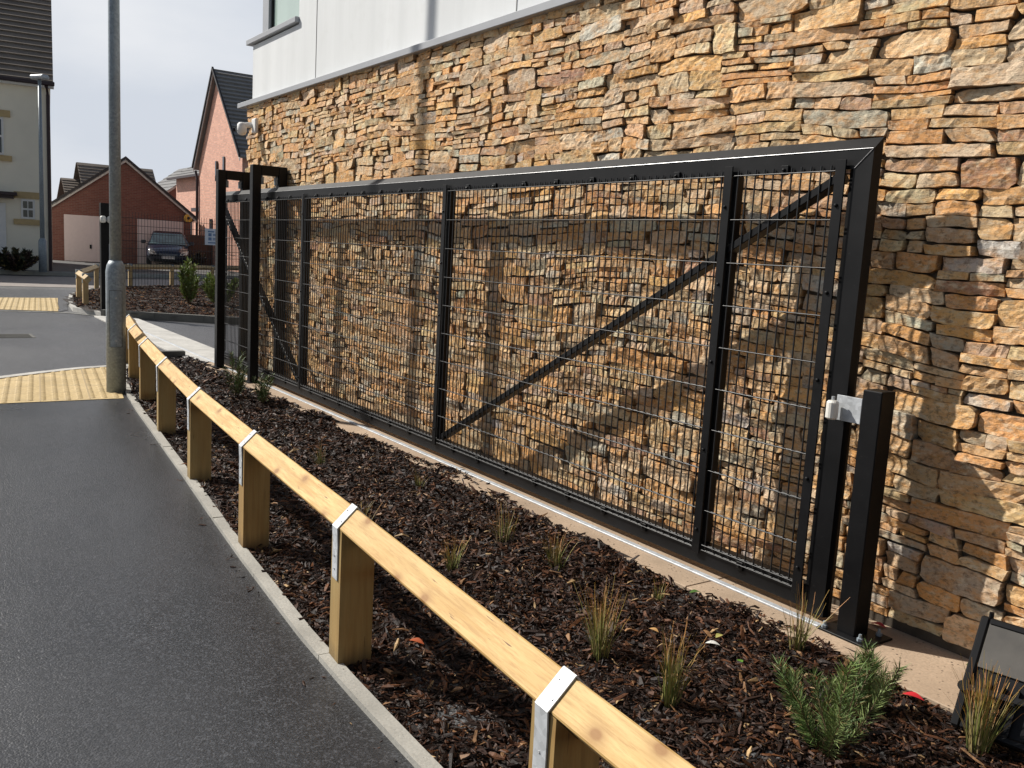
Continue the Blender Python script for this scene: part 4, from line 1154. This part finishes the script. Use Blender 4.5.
MB().box(-57.8,-49.4,14.03,14.14,4.85,4.98).build('gutter', M['gutter'], b2)
for x in (-56.2, -54.4, -52.2):
    MB().box(x, x+.55, 14.44, 14.499, 1.1, 2.4).build('window', M['dark_glass'], b2); 
MB().box(-51.6,-51.2,14.3,14.499,0,4.9).box(-52.6,-50.5,14.35,14.499,3.2,4.7).build('panel', M['brick'], b2)
MB().box(-53.0,-50.0,14.2,14.499,2.95,3.15).build('canopy', M['gutter'], b2)
b3 = empty('brick_house', (-66, 16, 0), 0, 'distant dark brick gable end just above the garage roof', 'house')
MB().prism([(-62,14.3,0),(-62,20.5,0),(-62,20.5,4.0),(-62,17.6,6.2),(-62,14.3,3.6)], (-7,0,0)).build('wall', M['brick'], b3)
rf = MB(); up = Vector((0, 3.6, 2.75)); tiles(rf, (-69, 14.0, 3.6), (1,0,0), up, 7.3, up.length, 10); rf.build('roof', M['tile_grey'], b3)
MB().prism([(-61.9,14.0,3.42),(-61.9,17.6,6.2),(-61.9,17.6,6.4),(-61.9,14.0,3.62)], (.05,0,0)).build('bargeboard', M['bargeboard'], b3)
# roofs peeping over the garages
def far_roof(xc, y0, y1, ze, zr, label):
    e = empty('distant_house', (xc, (y0+y1)/2, 0), 0, label, 'house')
    MB().box(xc-6, xc, y0+.2, y1-.2, 0, ze).build('wall', M['brick'], e)
    rf = MB(); up = Vector((-3.1, 0, zr-ze)); tiles(rf, (xc+.3, y0, ze), (0,1,0), up, y1-y0, up.length, 12, .05)
    up = Vector((3.1, 0, zr-ze)); tiles(rf, (xc-6.2, y0, ze), (0,1,0), up, y1-y0, up.length, 12, .05)
    rf.build('roof', M['tile'], e); return e
far_roof(-75, 12.2, 17.8, 3.9, 6.75, 'distant house with brown tiled roof rising behind the garage apex')
far_roof(-76.5, 11.3, 13.6, 3.2, 5.55, 'lower distant roof left of the brown tiled one behind the garage')
# brown close-board fence right of garage
fb = empty('timber_fence', (-43, 12, .12), 0, 'dark brown boarded fence between garage and orange brick house', 'fence')
m = MB()
for k in range(14): m.box(-43.2+.05*k-.02, -43.15+.05*k, 12.0+.10*k, 12.09+.10*k, .12, 1.55)
q0 = Vector((-42.6, 11.35, .12))
m = MB()
for k in range(12): m.obox(q0+Vector((-.03*k, .105*k, .75)), (.27,.96,0), (-.96,.27,0), (0,0,1), .05, .012, .75)
m.build('boards', M['fence_brown'], fb)
MB().obox(q0+Vector((-.17,.58,1.2)), (.27,.96,0), (-.96,.27,0), (0,0,1), .6, .03, .04).build('rail', M['fence_brown'], fb)

# ------------------------------------------------------------------ parked car (faces the camera)
car = empty('parked_car', (-41.4, 10.13, .12), math.radians(-13), 'dark blue hatchback parked nose out in front of the right garage door', 'car')
car.scale = (1.0, 1.04, 1.08)
# sections along x (x=0 is nose), half-width and heights
def car_body():
    xs = [0, -.12, -.45, -.95, -1.15, -1.9, -2.8, -3.5, -3.85, -3.95]
    sill = [.32,.24,.22,.22,.22,.22,.22,.24,.3,.4]
    belt = [.58,.66,.78,.88,.92,.95,.96,.97,.9,.8]
    hw = [.62,.80,.86,.88,.88,.88,.88,.86,.80,.7]
    m = MB(); n = 0; ring = []
    for x, s, b, h in zip(xs, sill, belt, hw):
        prof = [(-h*.86, s), (-h, s+.18), (-h, b-.13), (-h*.90, b-.01), (-h*.45, b+.035), (0, b+.045), (h*.45, b+.035), (h*.90, b-.01), (h, b-.13), (h, s+.18), (h*.86, s)]
        m.v += [(x, y, z) for y, z in prof]
    k = 11
    for i in range(len(xs)-1):
        for j in range(k): a = i*k+j; b = i*k+(j+1) % k; m.f.append((a, b, b+k, a+k))
    m.f.append(tuple(range(k))); m.f.append(tuple((len(xs)-1)*k+j for j in range(k-1, -1, -1)))
    return m
car_body().build('body', M['carpaint'], car, local=True, smooth=True)
cb = MB(); gx = [(-1.02, .90, .80, .90), (-1.75, 1.40, .63, .80), (-2.2, 1.475, .60, .78), (-3.2, 1.44, .58, .78), (-3.8, .96, .74, .84)]
for x, zt, wt, wb in gx: cb.v += [(x, -wb, .93), (x, -wt, zt-.03), (x, -wt*.85, zt), (x, wt*.85, zt), (x, wt, zt-.03), (x, wb, .93)]
for i in range(4):
    for j in range(6): a = i*6+j; b = i*6+(j+1) % 6; cb.f.append((a, b, b+6, a+6))
cb.f.append(tuple(range(6))); cb.f.append(tuple(24+j for j in range(5, -1, -1)))
cb.build('cabin', M['carpaint'], car, local=True, smooth=False)
MB().quad((-.995,-.74,.945),(-.995,.74,.945),(-1.70,.60,1.38),(-1.70,-.60,1.38)).build('windscreen', M['screen'], car, local=True, fix=False)
for s in (-1, 1):
    MB().poly([(-1.25,s*.862,1.0),(-1.85,s*.70,1.36),(-3.1,s*.69,1.36),(-3.45,s*.84,1.0)]).build('side_window', M['dark_glass'], car, local=True, fix=False)
    MB().tube([(-.02,s*.60,.57),(.0,s*.60,.57)], .01, 6).prism([(-.02,s*.46,.52),(-.06,s*.74,.54),(-.22,s*.82,.70),(-.10,s*.55,.66)], (.05,0,0)).build('headlight', M['lamp_glass'], car, local=True)
    MB().obox((-1.25,s*.99,1.0),(1,0,0),(0,1,0),(0,0,1),.06,.10,.07,.02).build('mirror', M['carpaint'], car, local=True)
    for wx in (-.78, -3.2):
        wh = MB().tube([(wx,s*.66,.30),(wx,s*.86,.30)], .30, 20).build('wheel', M['rubber'], car, local=True)
        MB().tube([(wx,s*.861,.30),(wx,s*.87,.30)], .19, 14).build('rim', M['galv'], wh, local=True)
MB().box(.0,.03,-.26,.26,.35,.46).build('number_plate', M['plate'], car, local=True)
m = MB()
for z in (.50,.54): m.box(-.03,.02,-.36,.36,z-.008,z+.008)
m.build('grille', M['galv'], car, local=True)
MB().box(-.1,.012,-.58,.58,.25,.33).build('air_intake', M['black_plastic'], car, local=True)
